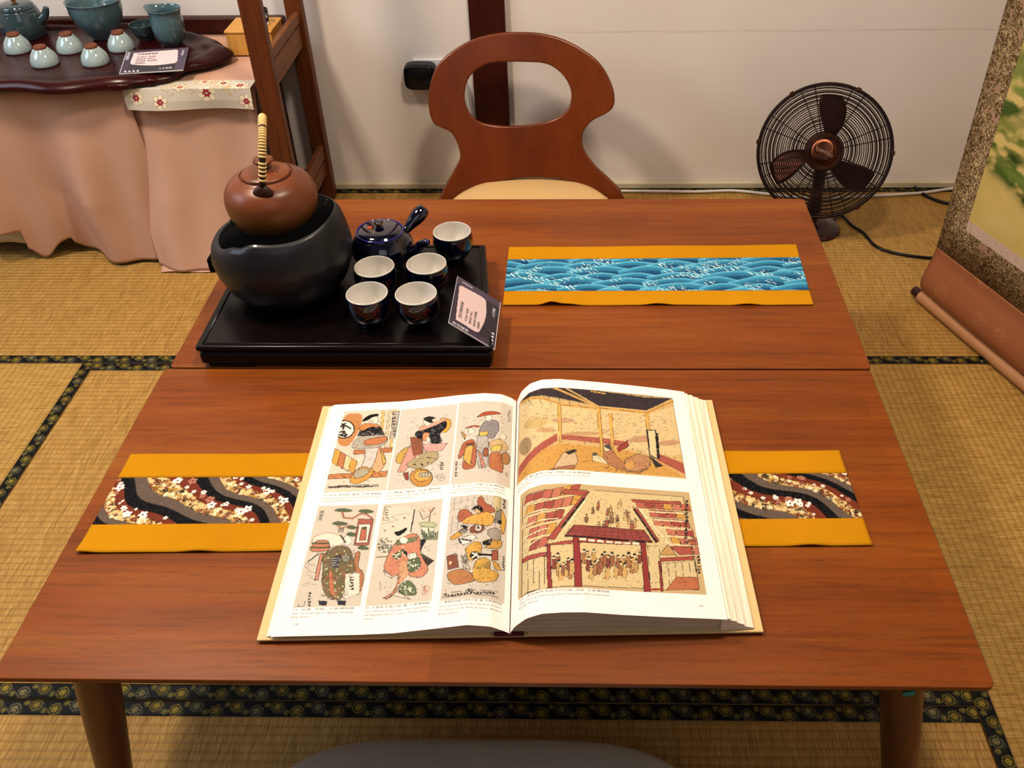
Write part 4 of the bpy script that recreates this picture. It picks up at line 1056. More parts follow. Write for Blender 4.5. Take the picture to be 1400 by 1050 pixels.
# ------------------------------------------------------------------ BLUE TEA SET
def on_surface(prof, rings):
    return None
def deco(parent, prof_r, a0, z0, kind):
    """gold arc and red maple sprig painted on the outside"""
    def f(u, v):   # u: arc length around, v: height
        z = v; r = np.interp(z, [p[1] for p in prof_r], [p[0] for p in prof_r])+.0003
        a = a0+u/.036; return (r*math.cos(a), r*math.sin(a), z)
    b = B(); N = 14
    for k in range(N):
        t0, t1 = k/N, (k+1)/N
        def pt(t, o): return f(-.014+.022*t, z0+.006*math.sin(PI*t*.62)+o)
        w0 = .0011*math.sin(PI*min(.98, t0+.03)); w1 = .0011*math.sin(PI*min(.98, t1+.03))
        b.put([pt(t0, -w0), pt(t1, -w1), pt(t1, w1), pt(t0, w0)], [(0, 1, 2, 3)])
    b.obj('gold_stroke', M['gold'], parent, smooth=False)
    c = B()
    for k in range(9):
        u0 = .008+.0045*math.sin(k*2.4)+(.002 if k > 4 else 0); v0 = z0-.002+k*.0027; a = .6+k*1.1; s = .0042 if k < 6 else .003
        c.put([f(u0+s*math.cos(a), v0+s*math.sin(a)*.9), f(u0+.0011*math.cos(a+1.6), v0+.0011*math.sin(a+1.6)), f(u0-s*math.cos(a), v0-s*math.sin(a)*.9), f(u0-.0011*math.cos(a+1.6), v0-.0011*math.sin(a+1.6))], [(0, 1, 2, 3)])
    c.obj('red_maple', M['red_enamel'], parent, smooth=False)
cup_out = [(.016, 0), (.0195, .0), (.0195, .004), (.022, .007), (.031, .017), (.0365, .030), (.0385, .044), (.0378, .054), (.0362, .0615)]
cup_in = [(.0362, .0615), (.0355, .0632), (.0345, .0625), (.0350, .054), (.0355, .042), (.033, .028), (.026, .015), (.012, .0095), (0, .009)]
def make_cup(label):
    t = thing('tea_cup', label, 'cup', (0, 0, 0), 'cobalt blue cups on the black tray')
    B().lathe([(0, 0)]+dens(cup_out, 3), 56, cap=False).obj('cup_body', M['cobalt'], t)
    B().lathe(cl(dens(cup_in, 3)), 56, cap=False).obj('cup_lining', M['white_glaze'], t)
    deco(t, cup_out, R(-72), .030, 0)
    return t
def dup(src, loc, label, rz=0):
    r_ = src.copy(); COL.objects.link(r_); r_.location = loc; r_['label'] = label; r_.rotation_euler = (0, 0, rz)
    for ch in list(src.children):
        c = ch.copy(); COL.objects.link(c); c.parent = r_
        for g in list(ch.children):
            d = g.copy(); COL.objects.link(d); d.parent = c
    return r_
CZ = TT+.0012
cup0 = make_cup('blue cup with white inside, front right on the tray, nearest the leaning card'); cup0.location = (.434, .0715, CZ)
dup(cup0, (.349, .072, CZ), 'blue cup with white inside, front left on the tray', R(-2))
dup(cup0, (.347, .1585, CZ), 'blue cup with white inside, directly in front of the blue teapot', R(14))
dup(cup0, (.440, .1685, CZ), 'blue cup with white inside, under the teapot spout', R(40))
dup(cup0, (.4745, .284, CZ), 'blue cup with white inside, standing alone right of the teapot', R(60))
PX, PY = .342, .262
tp = thing('teapot', 'cobalt blue side-handled teapot behind the cups', 'teapot', (PX, PY, CZ))
tpp = [(0, 0), (.034, 0), (.036, .004), (.048, .016), (.058, .032), (.0605, .044), (.058, .056), (.050, .068), (.045, .0735), (.0445, .076), (.0425, .0765), (.041, .074), (0, .073)]
B().lathe(cl(dens(tpp)), 64).obj('pot_body', M['cobalt'], tp)
B().tube([(.0435*math.cos(a), .0435*math.sin(a), .0762) for a in np.linspace(0, 2*PI, 56, endpoint=False)], .0014, 8, closed=True).obj('blue_rim', M['cobalt_rim'], tp)
B().lathe(cl(dens([(0, .0745), (.040, .0745), (.0415, .0765), (.034, .0815), (.02, .0845), (.007, .086), (.0055, .089), (.009, .093), (.008, .097), (0, .098)])), 48).obj('lid', M['cobalt'], tp)
lid2 = tp.children[-1]
B().tube([(.0088*math.cos(a), .0088*math.sin(a), .0945) for a in np.linspace(0, 2*PI, 24, endpoint=False)], .0008, 6, closed=True).obj('gold_ring', M['gold'], lid2)
s_ = spline([(.050, -.010, .034), (.066, -.013, .042), (.078, -.016, .056), (.092, -.020, .064)], 5)
B().tube(s_, [.0150-.0085*(k/(len(s_)-1))**.6 for k in range(len(s_))], 20).obj('spout', M['cobalt'], tp)
B().lathe([(0, 0), (.0052, 0), (.0052, .0006), (0, .0006)], 16, (.0925, -.0201, .0640), Matrix.Rotation(R(60), 4, 'Y')).obj('spout_mouth', M['cobalt_rim'], tp.children[-1])
hdir = Vector((.60, .62, .50)).normalized(); h0 = Vector((.038, .036, .052))
hp = [h0+hdir*(.062*k/10) for k in range(11)]
B().tube(hp, [.0085, .0085, .009, .010, .0115, .013, .0142, .0150, .0150, .0138, .0112], 24).obj('side_handle', M['cobalt'], tp)
b = B()
for k in range(6):
    a = k*PI/3; cx, cy = -.017, -.004
    L_ = .0075; q = [(cx+L_*math.cos(a), cy+L_*math.sin(a)), (cx+.002*math.cos(a+.9), cy+.002*math.sin(a+.9)), (cx, cy), (cx+.002*math.cos(a-.9), cy+.002*math.sin(a-.9))]
    b.put([(x, y, float(np.interp(math.hypot(x, y), [0, .007, .02, .034, .0415], [.0862, .0862, .0848, .0819, .0768]))+.0006) for x, y in q], [(0, 1, 2, 3)])
b.obj('orange_flower', M['orange_enamel'], lid2, smooth=False)
b = B(); c0 = [(-.016+.010*t, -.008-.018*t+.006*math.sin(3*t)) for t in np.linspace(0, 1, 9)]
b.tube([(x, y, float(np.interp(math.hypot(x, y), [0, .007, .02, .034, .0415], [.0862, .0862, .0848, .0819, .0768]))) for x, y in c0], .0007, 6)
b.obj('gold_stem', M['gold'], lid2)
b = B()
for k in range(7):
    a = R(200+k*4.2); zz = .050+.0035*math.sin(k*2.1); rr_ = float(np.interp(zz, [.044, .056, .068], [.0605, .058, .050]))+.0005
    ux = Vector((-math.sin(a), math.cos(a), 0)); uz = Vector((0, 0, 1)); c_ = Vector((rr_*math.cos(a), rr_*math.sin(a), zz))
    b.put([c_+ux*.003, c_+uz*.0025, c_-ux*.003, c_-uz*.0025], [(0, 1, 2, 3)])
b.obj('red_spray', M['red_enamel'], tp, smooth=False)

# ------------------------------------------------------------------ INFO CARDS
def card(label, TLc, e1, e2, T_, w, h, parent_cards):
    """TLc: corner; e1 across (w), e2 down (h)"""
    e1 = Vector(e1).normalized(); e2 = Vector(e2); e2 = (e2-e1*e2.dot(e1)).normalized(); n_ = e2.cross(e1); TLc = Vector(TLc)
    if n_.z < 0: n_ = -n_
    t = thing('info_card', label, 'card', (0, 0, 0), 'purple information cards')
    r = Ras(0, w, 0, h, .0009, '#33253a'); r.lw = .001
    r.poly([(0, 0), (w, 0), (w, h*.5), (0, h*.35)], '#241a2a')
    r.poly([(w*.86, 0), (w, 0), (w, h), (w*.86, h)], '#4c3d55'); r.poly([(0, h*.0), (w*.1, 0), (w*.1, h), (0, h)], '#3b2c44')
    pts = [(w*.13, h*.88), (w*.82, h*.93), (w*.845, h*.88), (w*.875, h*.42)]
    pts += [(w*(.85-.7*k/10), h*(.33-.07*math.sin(PI*k/10)+.05*k/10)) for k in range(11)]+[(w*.12, h*.45)]
    r.poly(pts, '#d9c3c4')
    for k in range(4): r.poly([(w*(.06+.065*k), h*.06), (w*(.085+.065*k), h*.13), (w*(.11+.065*k), h*.06)], '#e2dcea')
    for (a, b_) in (((0, 0), (w, 0)), ((0, 0), (0, h))): r.line([a, b_], 2.2, '#cfc8d2')
    f = lambda U, V: tuple((TLc[i]+e1[i]*U+e2[i]*(h-V)+n_[i]*.0022) for i in range(3))
    r.obj('printed_sheet', f, M['paint_glaze'], t)
    b = B(); P4 = [TLc, TLc+e1*w, TLc+e1*w+e2*h, TLc+e2*h]
    b.put([p for p in P4]+[p+n_*.002 for p in P4], [(0, 3, 2, 1), (4, 5, 6, 7), (0, 1, 5, 4), (1, 2, 6, 5), (2, 3, 7, 6), (3, 0, 4, 7)]); b.obj('acrylic_panel', M['white_plastic'], t, smooth=False)
    g = lambda u, v: tuple(TLc+e1*u+e2*(h-v)+n_*.0026)
    a = Texts(); a.add(T_, h*.075, g, x=w*.2, y=h*.78)
    for k, l in enumerate(['手工製作  茶具組', '陶藝名家  純手工', '釉色溫潤  質地細膩', '茶器展售']): a.add(l, h*.055, g, x=w*(.2), y=h*(.66-.09*k))
    a.obj('card_text', M['brown_ink'], t)
    for bd_, sz_, xx_, yy_, ve_ in (('人文茶館', .075, .60, .10, False), ('茶道藝術', .085, .02, .86, True), ('台灣陶藝', .06, .91, .84, True)):
        a = Texts(); a.add(bd_, h*sz_, g, x=w*xx_, y=h*yy_, vertical=ve_); a.obj('white_lettering', M['white_ink'], t)
    return t
# leans on the front right cup and rests on the tray edge
A0 = Vector((.4955, .006, .4505)); A1 = Vector((.4965, .150, .4505)); A2 = Vector((.5655, -.032, .3965))
card('purple and pink information card leaning on the tray edge beside the blue cups', A0, A1-A0, A2-A0, '青花手繪茶具組', .145, .094, None)

# ------------------------------------------------------------------ LEFT TABLE WITH CLOTH
DZ = .49
dt = thing('side_table', 'low side table hidden under the pink draped cloth', 'table', (0, 0, 0))
B().box(-1.42, -.105, .955, 1.335, DZ-.03, DZ-.003).obj('tabletop', M['pillar'], dt, smooth=False)
for x in (-1.38, -.15):
    for y in (.985, 1.30): B().box(x-.02, x+.02, y-.02, y+.02, 0, DZ-.03).obj('leg', M['pillar'], dt, smooth=False)
def drape(name, x0, x1, hem, mat, ph, parent, yoff=0, z_top=DZ, back=1.335, amp=1.0, slant=None, seed=0):
    """cloth over the table's front edge, falling in soft folds to the floor"""
    nx, nt, nf = 150, 14, 60
    v = []; f = []
    for j in range(nt+nf+1):
        for i in range(nx+1):
            s = i/nx; x = x0+(x1-x0)*s
            if j < nt:
                t = j/nt; y = back+(.962-back)*t; z = z_top; xx = x
            else:
                t = (j-nt)/nf; h, yo = hem(s); z = z_top+(h-z_top)*min(1, t*1.0)
                fold = (.017*math.sin(x*21+ph)+.010*math.sin(x*43+ph*2.2)+.006*math.sin(x*9+ph*.7))*min(1, t*1.6)**1.1*amp
                y = .948+yo*t**2.0-fold+.014*math.exp(-t*30)
                xx = x+(slant(s)*t if slant else 0)+.010*math.sin(z*16+x*9)*t
                z -= .006*math.exp(-t*60)*0
            v.append((xx, y+yoff, z))
    for j in range(nt+nf):
        for i in range(nx):
            a = j*(nx+1)+i; f.append((a, a+1, a+nx+2, a+nx+1))
    o = mesh(name, v, f, mat, parent)
    so = o.modifiers.new('solid', 'SOLIDIFY'); so.thickness = .0016; so.offset = 1
    return o
tc = thing('tablecloth', 'salmon pink cloth draped to the floor over the side table', 'tablecloth', (0, 0, 0))
def hemL(s):
    x = -1.45+s*(1.05)
    z = .100 if x < -.80 else (.055-.05*math.exp(-((x+.765)/.03)**2) if x < -.70 else .012)
    if x > -.70: z = .010+.035*math.exp(-((x+.71)/.03)**2)
    return z, .015+.02*math.sin(x*17)
def hemR(s): return .004, -.055-.03*s
drape('cloth_panel', -.425, -.083, hemR, M['pink_cloth'], 2.0, tc, yoff=.004, slant=lambda s: -.02+.0*s, amp=.8)
drape('cloth_panel', -1.45, -.392, hemL, M['pink_cloth'], .4, tc, yoff=-.012, slant=lambda s: -.012*s, z_top=DZ+.0022, amp=1.35)
# cloth lying on the floor in front of the right panel
v = []; f = []
for j in range(9):
    for i in range(25):
        x = -.445+.33*i/24+.02*j/8*(1-i/12); y = .905-.075*0+(.045)*(j/8)-.03; v.append((x-.0, .985-.105*j/8, .0035+.002*math.sin(x*50+j)))
for j in range(8):
    for i in range(24): a = j*25+i; f.append((a, a+25, a+26, a+1))
o = mesh('floor_flap', v, f, M['pink_cloth'], tc); o.modifiers.new('s', 'SOLIDIFY').thickness = .0015
# white underskirt at far left
wc = thing('white_underskirt', 'white cloth hem showing below the pink cloth at far left', 'cloth', (0, 0, 0))
v = []; f = []
for j in range(8):
    for i in range(60):
        x = -1.45+.68*i/59; z = .20-.150*j/7; v.append((x, .957-.004*math.sin(x*60), z))
for j in range(7):
    for i in range(59): a = j*60+i; f.append((a, a+60, a+61, a+1))
o = mesh('cloth_panel', v, f, M['white_cloth'], wc); o.modifiers.new('s', 'SOLIDIFY').thickness = .0015
# floral strip laid over the front edge
fr = thing('floral_strip', 'pale brocade strip with red blossoms over the table edge right of the tea board', 'cloth', (0, 0, 0))
r = Ras(0, .315, 0, .105, .0013, '#cfc6b8'); r.lw = .001
G = r.noise(.1, .03)
for (x, y, w_, h_) in ((.13, .065, .05, .03), (.20, .10, .07, .02), (.06, .12, .06, .03), (.26, .06, .04, .02)):
    for k in range(60): r.ell(x+rng.randn()*w_*.5, y+rng.randn()*h_*.5, .004, .003, '#c9ab6c', .5, n=8)
def bl(x, y, s, c='#9c3a44'):
    for q in range(6): a = q*PI/3+.3; r.ell(x+s*math.cos(a), y+s*math.sin(a), s*.55, s*.5, '#e6dcc4', rot=a, edge='#b08b4a', ew=.9)
    for q in range(6): a = q*PI/3; r.ell(x+s*.42*math.cos(a), y+s*.42*math.sin(a), s*.34, s*.24, c, rot=a)
    r.ell(x, y, s*.16, s*.16, '#e6dcc4')
for (x, y, s) in ((.030, .030, .012), (.088, .020, .012), (.205, .040, .015), (.140, .060, .011), (.240, .085, .012), (.285, .070, .014), (.190, .095, .010), (.05, .09, .010), (.30, .02, .012), (.11, .12, .011), (.26, .14, .012)): bl(x, y, s, '#a03a44' if s > .0115 else '#b35a4e')
def ffn(U, V):
    # V=0 is the bottom hanging edge; hangs to .075 then lies on the top
    hang = .052; X = -.398+U; on = V > hang
    Z = np.where(on, DZ+.0062, DZ+.0062-(hang-V)); Y = np.where(on, .9295+(V-hang), .9295-.004*np.clip((hang-V)/.03, 0, 1)-.008*(hang-V)/hang*np.sin(X*21+2.0))
    return X, Y, Z
# (cloth fabric bends at the rim)
r.obj('brocade_band', ffn, M['floral'], fr)

# ------------------------------------------------------------------ ROOT-WOOD TEA BOARD
RB_ = DZ+.0075
rb = thing('tea_board', 'glossy dark red root-wood tea board with a lobed carved edge', 'tea board', (0, 0, 0))
def lob(a):
    # half sizes of an irregular oval, centre (-.62,1.11)
    return 1+.035*math.sin(5*a+.6)+.02*math.sin(9*a+2)+.012*math.sin(17*a)
RX, RY, RCX, RCY = .428, .228, -.625, 1.108
def ring(scale, z, wob=1):
    return [(RCX+RX*scale*lob(2*PI*k/144)*math.cos(2*PI*k/144), RCY+RY*scale*lob(2*PI*k/144)*math.sin(2*PI*k/144), z+.003*wob*math.sin(11*2*PI*k/144)) for k in range(144)]
levels = [(.93, 0, 0), (.975, .002, .4), (1.0, .007, .8), (1.003, .012, 1), (.985, .019, 1), (.955, .0255, 1.2), (.92, .0295, 1), (.885, .0285, .5), (.86, .023, 0), (.84, .020, 0), (.5, .0195, 0), (.1, .0195, 0)]
v = []; f = []
for (s, z, w_) in levels: v += ring(s, RB_+z, w_)
nn = 144
for j in range(len(levels)-1):
    for k in range(nn): a = j*nn+k; b_ = j*nn+(k+1) % nn; f.append((a, b_, b_+nn, a+nn))
f.append(tuple(range(nn))[::-1]); f.append(tuple((len(levels)-1)*nn+k for k in range(nn)))
mesh('board_slab', v, f, M['root_wood'], rb)
for (x, y, rx, ry) in ((-.408, .918, .040, .016), (-.335, .946, .022, .012), (-.56, .905, .05, .012)):
    B().lathe(cl(dens([(0, -.004), (.8, -.004), (1, .004), (.8, .012), (0, .014)])), 28, (x, y, RB_+.006), fn=lambda p, a: (p[0]*rx, p[1]*ry, p[2])).obj('carved_knot', M['root_wood'], rb)
TB = RB_+.0200
# inverted celadon cups
icp = [(.0295, 0), (.036, .0), (.038, .006), (.036, .018), (.030, .030), (.0215, .041), (.0195, .043)]
def make_inv(label):
    t = thing('celadon_cup', label, 'cup', (0, 0, 0), 'upturned celadon cups on the tea board')
    B().lathe([(0, .0015)]+dens(icp, 3)+[(0, .043)], 44).obj('cup_body', M['celadon'], t)
    B().lathe([(0, .0425), (.0165, .0425), (.0175, .044), (.0165, .0505), (.013, .0505), (.012, .048), (0, .048)], 32).obj('foot_ring', M['foot_clay'], t)
    return t
c0 = make_inv('upturned celadon cup at the right end of the back row, beside the card'); c0.location = (-.474, 1.147, TB); c0.scale = (.89, .89, .92)
dup(c0, (-.604, 1.136, TB), 'upturned celadon cup in the middle of the back row, in front of the big bowl')
dup(c0, (-.742, 1.136, TB), 'upturned celadon cup under the teapot at far left')
dup(c0, (-.628, 1.040, TB), 'upturned celadon cup, left one of the front pair')
dup(c0, (-.501, 1.045, TB), 'upturned celadon cup, right one of the front pair, left of the card')
# big bowl
bb_ = thing('celadon_bowl', 'large blue-green celadon bowl at the back of the tea board', 'bowl', (-.556, 1.235, TB))
B().lathe([(0, .0), (.030, .0), (.032, .004), (.045, .018), (.066, .048), (.075, .076), (.0755, .092), (.078, .102), (.080, .104), (.0775, .104), (.073, .094), (.071, .076), (.060, .048), (.035, .02), (0, .014)], 64).obj('bowl_body', M['celadon_d'], bb_); bb_.scale = (.9, .9, .95)
# pitcher
pt = thing('celadon_pitcher', 'tall blue-green celadon fairness pitcher standing behind the purple card', 'pitcher', (-.352, 1.182, TB))
def spoutf(p, a):
    w = max(0, (p[2]-.06)/.03)**2; d = max(0, math.cos(a-R(165)))**8; return (p[0]*(1+.28*d*w), p[1]*(1+.28*d*w), p[2]+.004*d*w)
B().lathe(cl(dens([(0, 0), (.020, 0), (.024, .003), (.036, .018), (.0415, .040), (.041, .062), (.039, .078), (.0415, .089), (.043, .091), (.0405, .0905), (.037, .078), (.038, .060), (.036, .035), (.02, .012), (0, .010)], 3)), 56, fn=spoutf).obj('pitcher_body', M['celadon_d'], pt)
# small cup behind
sc_ = thing('celadon_cup', 'small dark celadon cup upright between the bowl and the pitcher', 'cup', (-.437, 1.225, TB))
B().lathe(cl(dens([(0, 0), (.018, 0), (.020, .004), (.030, .016), (.035, .033), (.036, .040), (.0345, .040), (.033, .03), (.025, .014), (0, .008)], 3)), 44).obj('cup_body', M['celadon_dd'], sc_)
# teapot at left
ct = thing('celadon_teapot', 'slate green teapot with a gold knob at the left end of the tea board', 'teapot', (-.775, 1.250, TB))
B().lathe(cl(dens([(0, 0), (.045, 0), (.052, .006), (.058, .025), (.056, .050), (.050, .068), (.044, .074), (0, .074)], 3)), 56).obj('pot_body', M['celadon_dd'], ct)
B().lathe(cl(dens([(0, .074), (.042, .074), (.045, .078), (.040, .086), (.02, .0895), (0, .090)], 3)), 48).obj('lid', M['celadon_dd'], ct)
B().lathe(cl(dens([(0, .089), (.005, .090), (.005, .094), (.010, .099), (.009, .106), (0, .109)], 3)), 24).obj('gold_knob', M['gold'], ct.children[-1])
s_ = spline([(.050, .0, .040), (.068, .004, .054), (.078, .006, .074)], 5)
B().tube(s_, [.013-.0006*k for k in range(len(s_))], 16).obj('spout', M['celadon_dd'], ct)
s_ = spline([(-.045, -.01, .060), (-.080, -.014, .066), (-.085, -.014, .036), (-.052, -.01, .022)], 6)
B().tube(s_, .005, 12).obj('handle', M['celadon_dd'], ct)
card('purple and pink information card lying on the tea board in front of the pitcher', (-.4155, 1.047, TB+.0275), (.157, .025, .0), (.05, -.125, -.022), '天目釉茶具組', .150, .110, None)

# ------------------------------------------------------------------ RACK WITH POSTS
rk = thing('wooden_rack', 'brown wooden rack with upright posts and slanted side slats beside the pink table', 'rack', (0, 0, 0))
def post(x0, x1, y0, y1, z1=1.3): return B().box(x0, x1, y0, y1, 0, z1).obj('post', M['shelf_wood'], rk, smooth=False, bevel=.003)
post(-.060, -.010, .905, .935); post(-.075, -.030, 1.300, 1.335)
for (z0, z1, x) in ((.468, .528, -.050), (.535, .562, -.046), (.085, .125, -.050), (.138, .178, -.046), ):
    B().box(x-.008, x+.008, .935, 1.300, z0, z1).obj('side_slat', M['shelf_slat'], rk, smooth=False, bevel=.002)
B().box(-.088, -.060, .94, 1.33, .085, .100).obj('bottom_board', M['shelf_slat'], rk, smooth=False)
db = thing('dark_bowl', 'dark brown glazed bowl on the lowest slat of the wooden rack', 'bowl', (-.070, 1.22, .1005))
bx = thing('wooden_box', 'pale yellow wooden box on the side table behind the rack post', 'box', (0, 0, 0))
B().box(-.200, -.080, 1.16, 1.27, DZ+.0032, DZ+.060).obj('box_body', M['box_wood'], bx, smooth=False, bevel=.002)
B().box(-.202, -.078, 1.158, 1.272, DZ+.0602, DZ+.067).obj('box_lid', M['box_wood'], bx, smooth=False, bevel=.002)
db.location = (-.074, 1.22, .1005)
B().lathe(cl(dens([(0, 0), (.010, 0), (.012, .003), (.019, .016), (.0205, .030), (.019, .030), (.016, .014), (0, .006)], 3)), 32).obj('bowl_body', M['celadon_dd'], db)
gl = thing('glass_tumbler', 'small clear glass on top of the yellow wooden box', 'glass', (-.118, 1.215, DZ+.0673))
B().lathe([(0, 0), (.019, 0), (.0215, .004), (.023, .038), (.0218, .038), (.020, .006), (0, .005)], 36).obj('glass_body', M['glass'], gl)

# ------------------------------------------------------------------ LEGLESS CHAIR
chair = thing('floor_chair', 'legless wooden chair with an oval hole in its back and cream seat', 'chair', (0, 0, 0))
CO = [(0.33, 0.124), (0.35, 0.161), (0.38, 0.206), (0.393, 0.231), (0.389, 0.262), (0.373, 0.295), (0.35, 0.309), (0.329, 0.322), (0.318, 0.35), (0.318, 0.39), (0.33, 0.438), (0.356, 0.475), (0.399, 0.503), (0.447, 0.522), (0.501, 0.532), (0.554, 0.534), (0.618, 0.531), (0.676, 0.518), (0.729, 0.495), (0.772, 0.466), (0.799, 0.429), (0.813, 0.391), (0.811, 0.361), (0.79, 0.341), (0.758, 0.324), (0.736, 0.3), (0.728, 0.274), (0.736, 0.243), (0.764, 0.208), (0.803, 0.177), (0.834, 0.149), (0.85, 0.115), (.858, .07), (.855, .03)]
CI = [(.80, .03), (.812, .08), (0.807, 0.120), (0.771, 0.14), (0.714, 0.16), (0.658, 0.168), (0.602, 0.17), (0.545, 0.168), (0.489, 0.159), (0.432, 0.14), (0.384, 0.118), (.372, .08), (.38, .03)]
CH = [(0.412, 0.383), (0.422, 0.422), (0.444, 0.445), (0.482, 0.461), (0.528, 0.463), (0.579, 0.462), (0.627, 0.459), (0.66, 0.445), (0.687, 0.418), (0.699, 0.384), (0.689, 0.348), (0.659, 0.325), (0.615, 0.311), (0.548, 0.304), (0.493, 0.307), (0.445, 0.32), (0.421, 0.347)]
CO = CO+[];
left_tail = [(.318, .03), (.316, .07), (.322, .105)]
def sm(pts, n=3, closed=True): return [tuple(v)[:2] for v in spline([(a, b_, 0) for a, b_ in pts], n, closed)]
outl = sm(left_tail+CO, 3, False)+sm(CI, 3, False)
def cf(x, z): return (x, 1.080+.30*(z-.1)-.5*(x-.58)**2, z)
def cb(x, z): y = cf(x, z)[1]; return (x+.010*(x-.58), y+.016, z-.004)
plate('backrest', outl, [sm(CH, 3)], cf, cb, M['chair_wood'], chair, .018, bevel=.0045)
def sup(cx, cy, rx, ry, e, n=64):
    return [(cx+rx*math.copysign(abs(math.cos(2*PI*k/n))**(2/e), math.cos(2*PI*k/n)), cy+ry*math.copysign(abs(math.sin(2*PI*k/n))**(2/e), math.sin(2*PI*k/n))) for k in range(n)]
def pad(name, cx, cy, rx, ry, e, z0, z1, mat, parent, crown=.012, rnd=.02):
    v = []; f = []; n = 72; lv = []
    lv.append((1-rnd/rx*.6, z0)); lv.append((1-rnd/rx*.15, z0+(z1-z0)*.12)); lv.append((1, z0+(z1-z0)*.4)); lv.append((1, z0+(z1-z0)*.62)); lv.append((1-rnd/rx*.25, z0+(z1-z0)*.85)); lv.append((1-rnd/rx*.8, z0+(z1-z0)*.97)); lv.append((1-rnd/rx*1.6, z1))
    for s in (.75, .55, .35, .15): lv.append((s, z1+crown*(1-s*s)))
    for s, z in lv: v += [(x, y, z) for x, y in sup(cx, cy, rx*s, ry*s, e, n)]
    for j in range(len(lv)-1):
        for k in range(n): a = j*n+k; b_ = j*n+(k+1) % n; f.append((a, b_, b_+n, a+n))
    f.append(tuple(range(n))[::-1]); f.append(tuple((len(lv)-1)*n+k for k in range(n)))
    return mesh(name, v, f, mat, parent)
pad('seat_cushion', .588, .872, .240, .272, 2.2, .120, .162, M['chair_pad'], chair, .010)
pad('seat_base', .588, .85, .225, .215, 2.3, .100, .1195, M['chair_wood'], chair, .0)
B().lathe([(0, .012), (.06, .012), (.06, .0995), (0, .0995)], 32, (.588, .85, 0)).obj('swivel_column', M['black_plastic'], chair)
B().lathe([(0, 0), (.20, 0), (.205, .006), (.19, .0115), (0, .0115)], 56, (.588, .85, 0)).obj('base_disc', M['chair_wood'], chair)
ch2 = thing('seat_cushion', 'worn grey leather seat cushion at the near edge of the table', 'cushion', (0, 0, 0))
pad('cushion_body', .580, -.812, .325, .275, 4.2, .0005, .112, M['grey_pad'], ch2, .006, .022)

# ------------------------------------------------------------------ FAN
fc = Vector((1.386, 1.10, .246)); nd = Vector((-.25, -.88, .40)).normalized()
fan_ = thing('desk_fan', 'round bronze desk fan with a wire cage by the wall', 'fan', (0, 0, 0))
zax = nd; xax = Vector((0, 0, 1)).cross(zax).normalized(); yax = zax.cross(xax)
FM = Matrix(((xax.x, yax.x, zax.x, fc.x), (xax.y, yax.y, zax.y, fc.y), (xax.z, yax.z, zax.z, fc.z), (0, 0, 0, 1)))
FR = .176
def circ(r, z, n=72): return [FM @ Vector((r*math.cos(2*PI*k/n), r*math.sin(2*PI*k/n), z)) for k in range(n)]
def dome(r): return .040*(1-(r/FR)**2.2)
B().tube(circ(FR, 0), .0042, 10, closed=True).obj('outer_rim', M['dark_bronze'], fan_)
b = B()
for k in range(22): r_ = .050+(FR-.052)*(k+.3)/22; b.tube(circ(r_, dome(r_)), .00135, 6, closed=True)
b.obj('front_guard_rings', M['dark_bronze'], fan_)
for k in range(8):
    a = R(18+45*k); b = B()
    b.tube([FM @ Vector((r_*math.cos(a), r_*math.sin(a), dome(r_)-.0015)) for r_ in np.linspace(.042, FR, 10)], .0015, 6); b.obj('guard_spoke', M['dark_bronze'], fan_)
b = B()
for k in range(12): r_ = .050+(FR-.052)*(k+.3)/12; b.tube(circ(r_, -dome(r_)*1.15, 56), .0012, 6, closed=True)
for k in range(8):
    a = R(30+45*k); b.tube([FM @ Vector((r_*math.cos(a), r_*math.sin(a), -dome(r_)*1.15+.001)) for r_ in np.linspace(.042, FR, 8)], .0014, 6)
b.obj('rear_guard', M['dark_bronze'], fan_)
bd = B().lathe([(0, .0465), (.020, .0465), (.032, .0455), (.036, .0425), (.0375, .040), (0, .040)], 64).obj('centre_badge', M['copper'], fan_); bd.matrix_local = FM
b = B()
for r_, z in ((.0395, .041), (.043, .0405), (.0465, .039)): b.tube([Vector((r_*math.cos(a), r_*math.sin(a), z)) for a in np.linspace(0, 2*PI, 56, endpoint=False)], .0016, 8, closed=True)
o = b.obj('badge_ring', M['bronze'], fan_); o.matrix_local = FM
a = Texts(); ca, sa = math.cos(R(-22)), math.sin(R(-22))
a.add('CAMOZO', .0105, lambda u, v: (u*ca-v*sa-.0225, u*sa+v*ca+.0055, .0470), spacing=1.1)
o = a.obj('badge_lettering', plain('pale_badge_metal', '#c8a890', .3, .6, bstr=0), bd)
for k in range(3):
    v = []; f = []
    for j in range(10):
        r_ = .030+(.150-.030)*j/9
        for i in range(9):
            w = math.sin(PI*(.18+.74*j/9))**.5; a_ = R(120*k+78)+(i/8-.5)*.72*w+.25*j/9; v.append((r_*math.cos(a_), r_*math.sin(a_), -.012+.022*(i/8-.5)))
    for j in range(9):
        for i in range(8): q = j*9+i; f.append((q, q+1, q+10, q+9))
    o = mesh('blade', v, f, M['bronze'], fan_); o.matrix_local = FM; o.modifiers.new('s', 'SOLIDIFY').thickness = .0012
o = B().lathe([(0, .016), (.026, .014), (.032, .006), (.032, -.022), (0, -.022)], 36).obj('blade_hub', M['bronze'], fan_); o.matrix_local = FM
o = B().lathe([(0, -.045), (.040, -.047), (.052, -.055), (.054, -.085), (.046, -.112), (.025, -.124), (0, -.126)], 48).obj('motor_housing', M['wine_plastic'], fan_); o.matrix_local = FM
for k, a_ in enumerate((70, 128, 178, 5, 250, 310)):
    p = Matrix.Rotation(R(a_), 4, 'Z') @ Matrix.Translation((FR+.001, 0, 0))
    o = B().box(-.006, .006, -.006, .006, -.008, .006).obj('rim_clip', M['bronze'], fan_, smooth=False, bevel=.0015); o.matrix_local = FM @ p
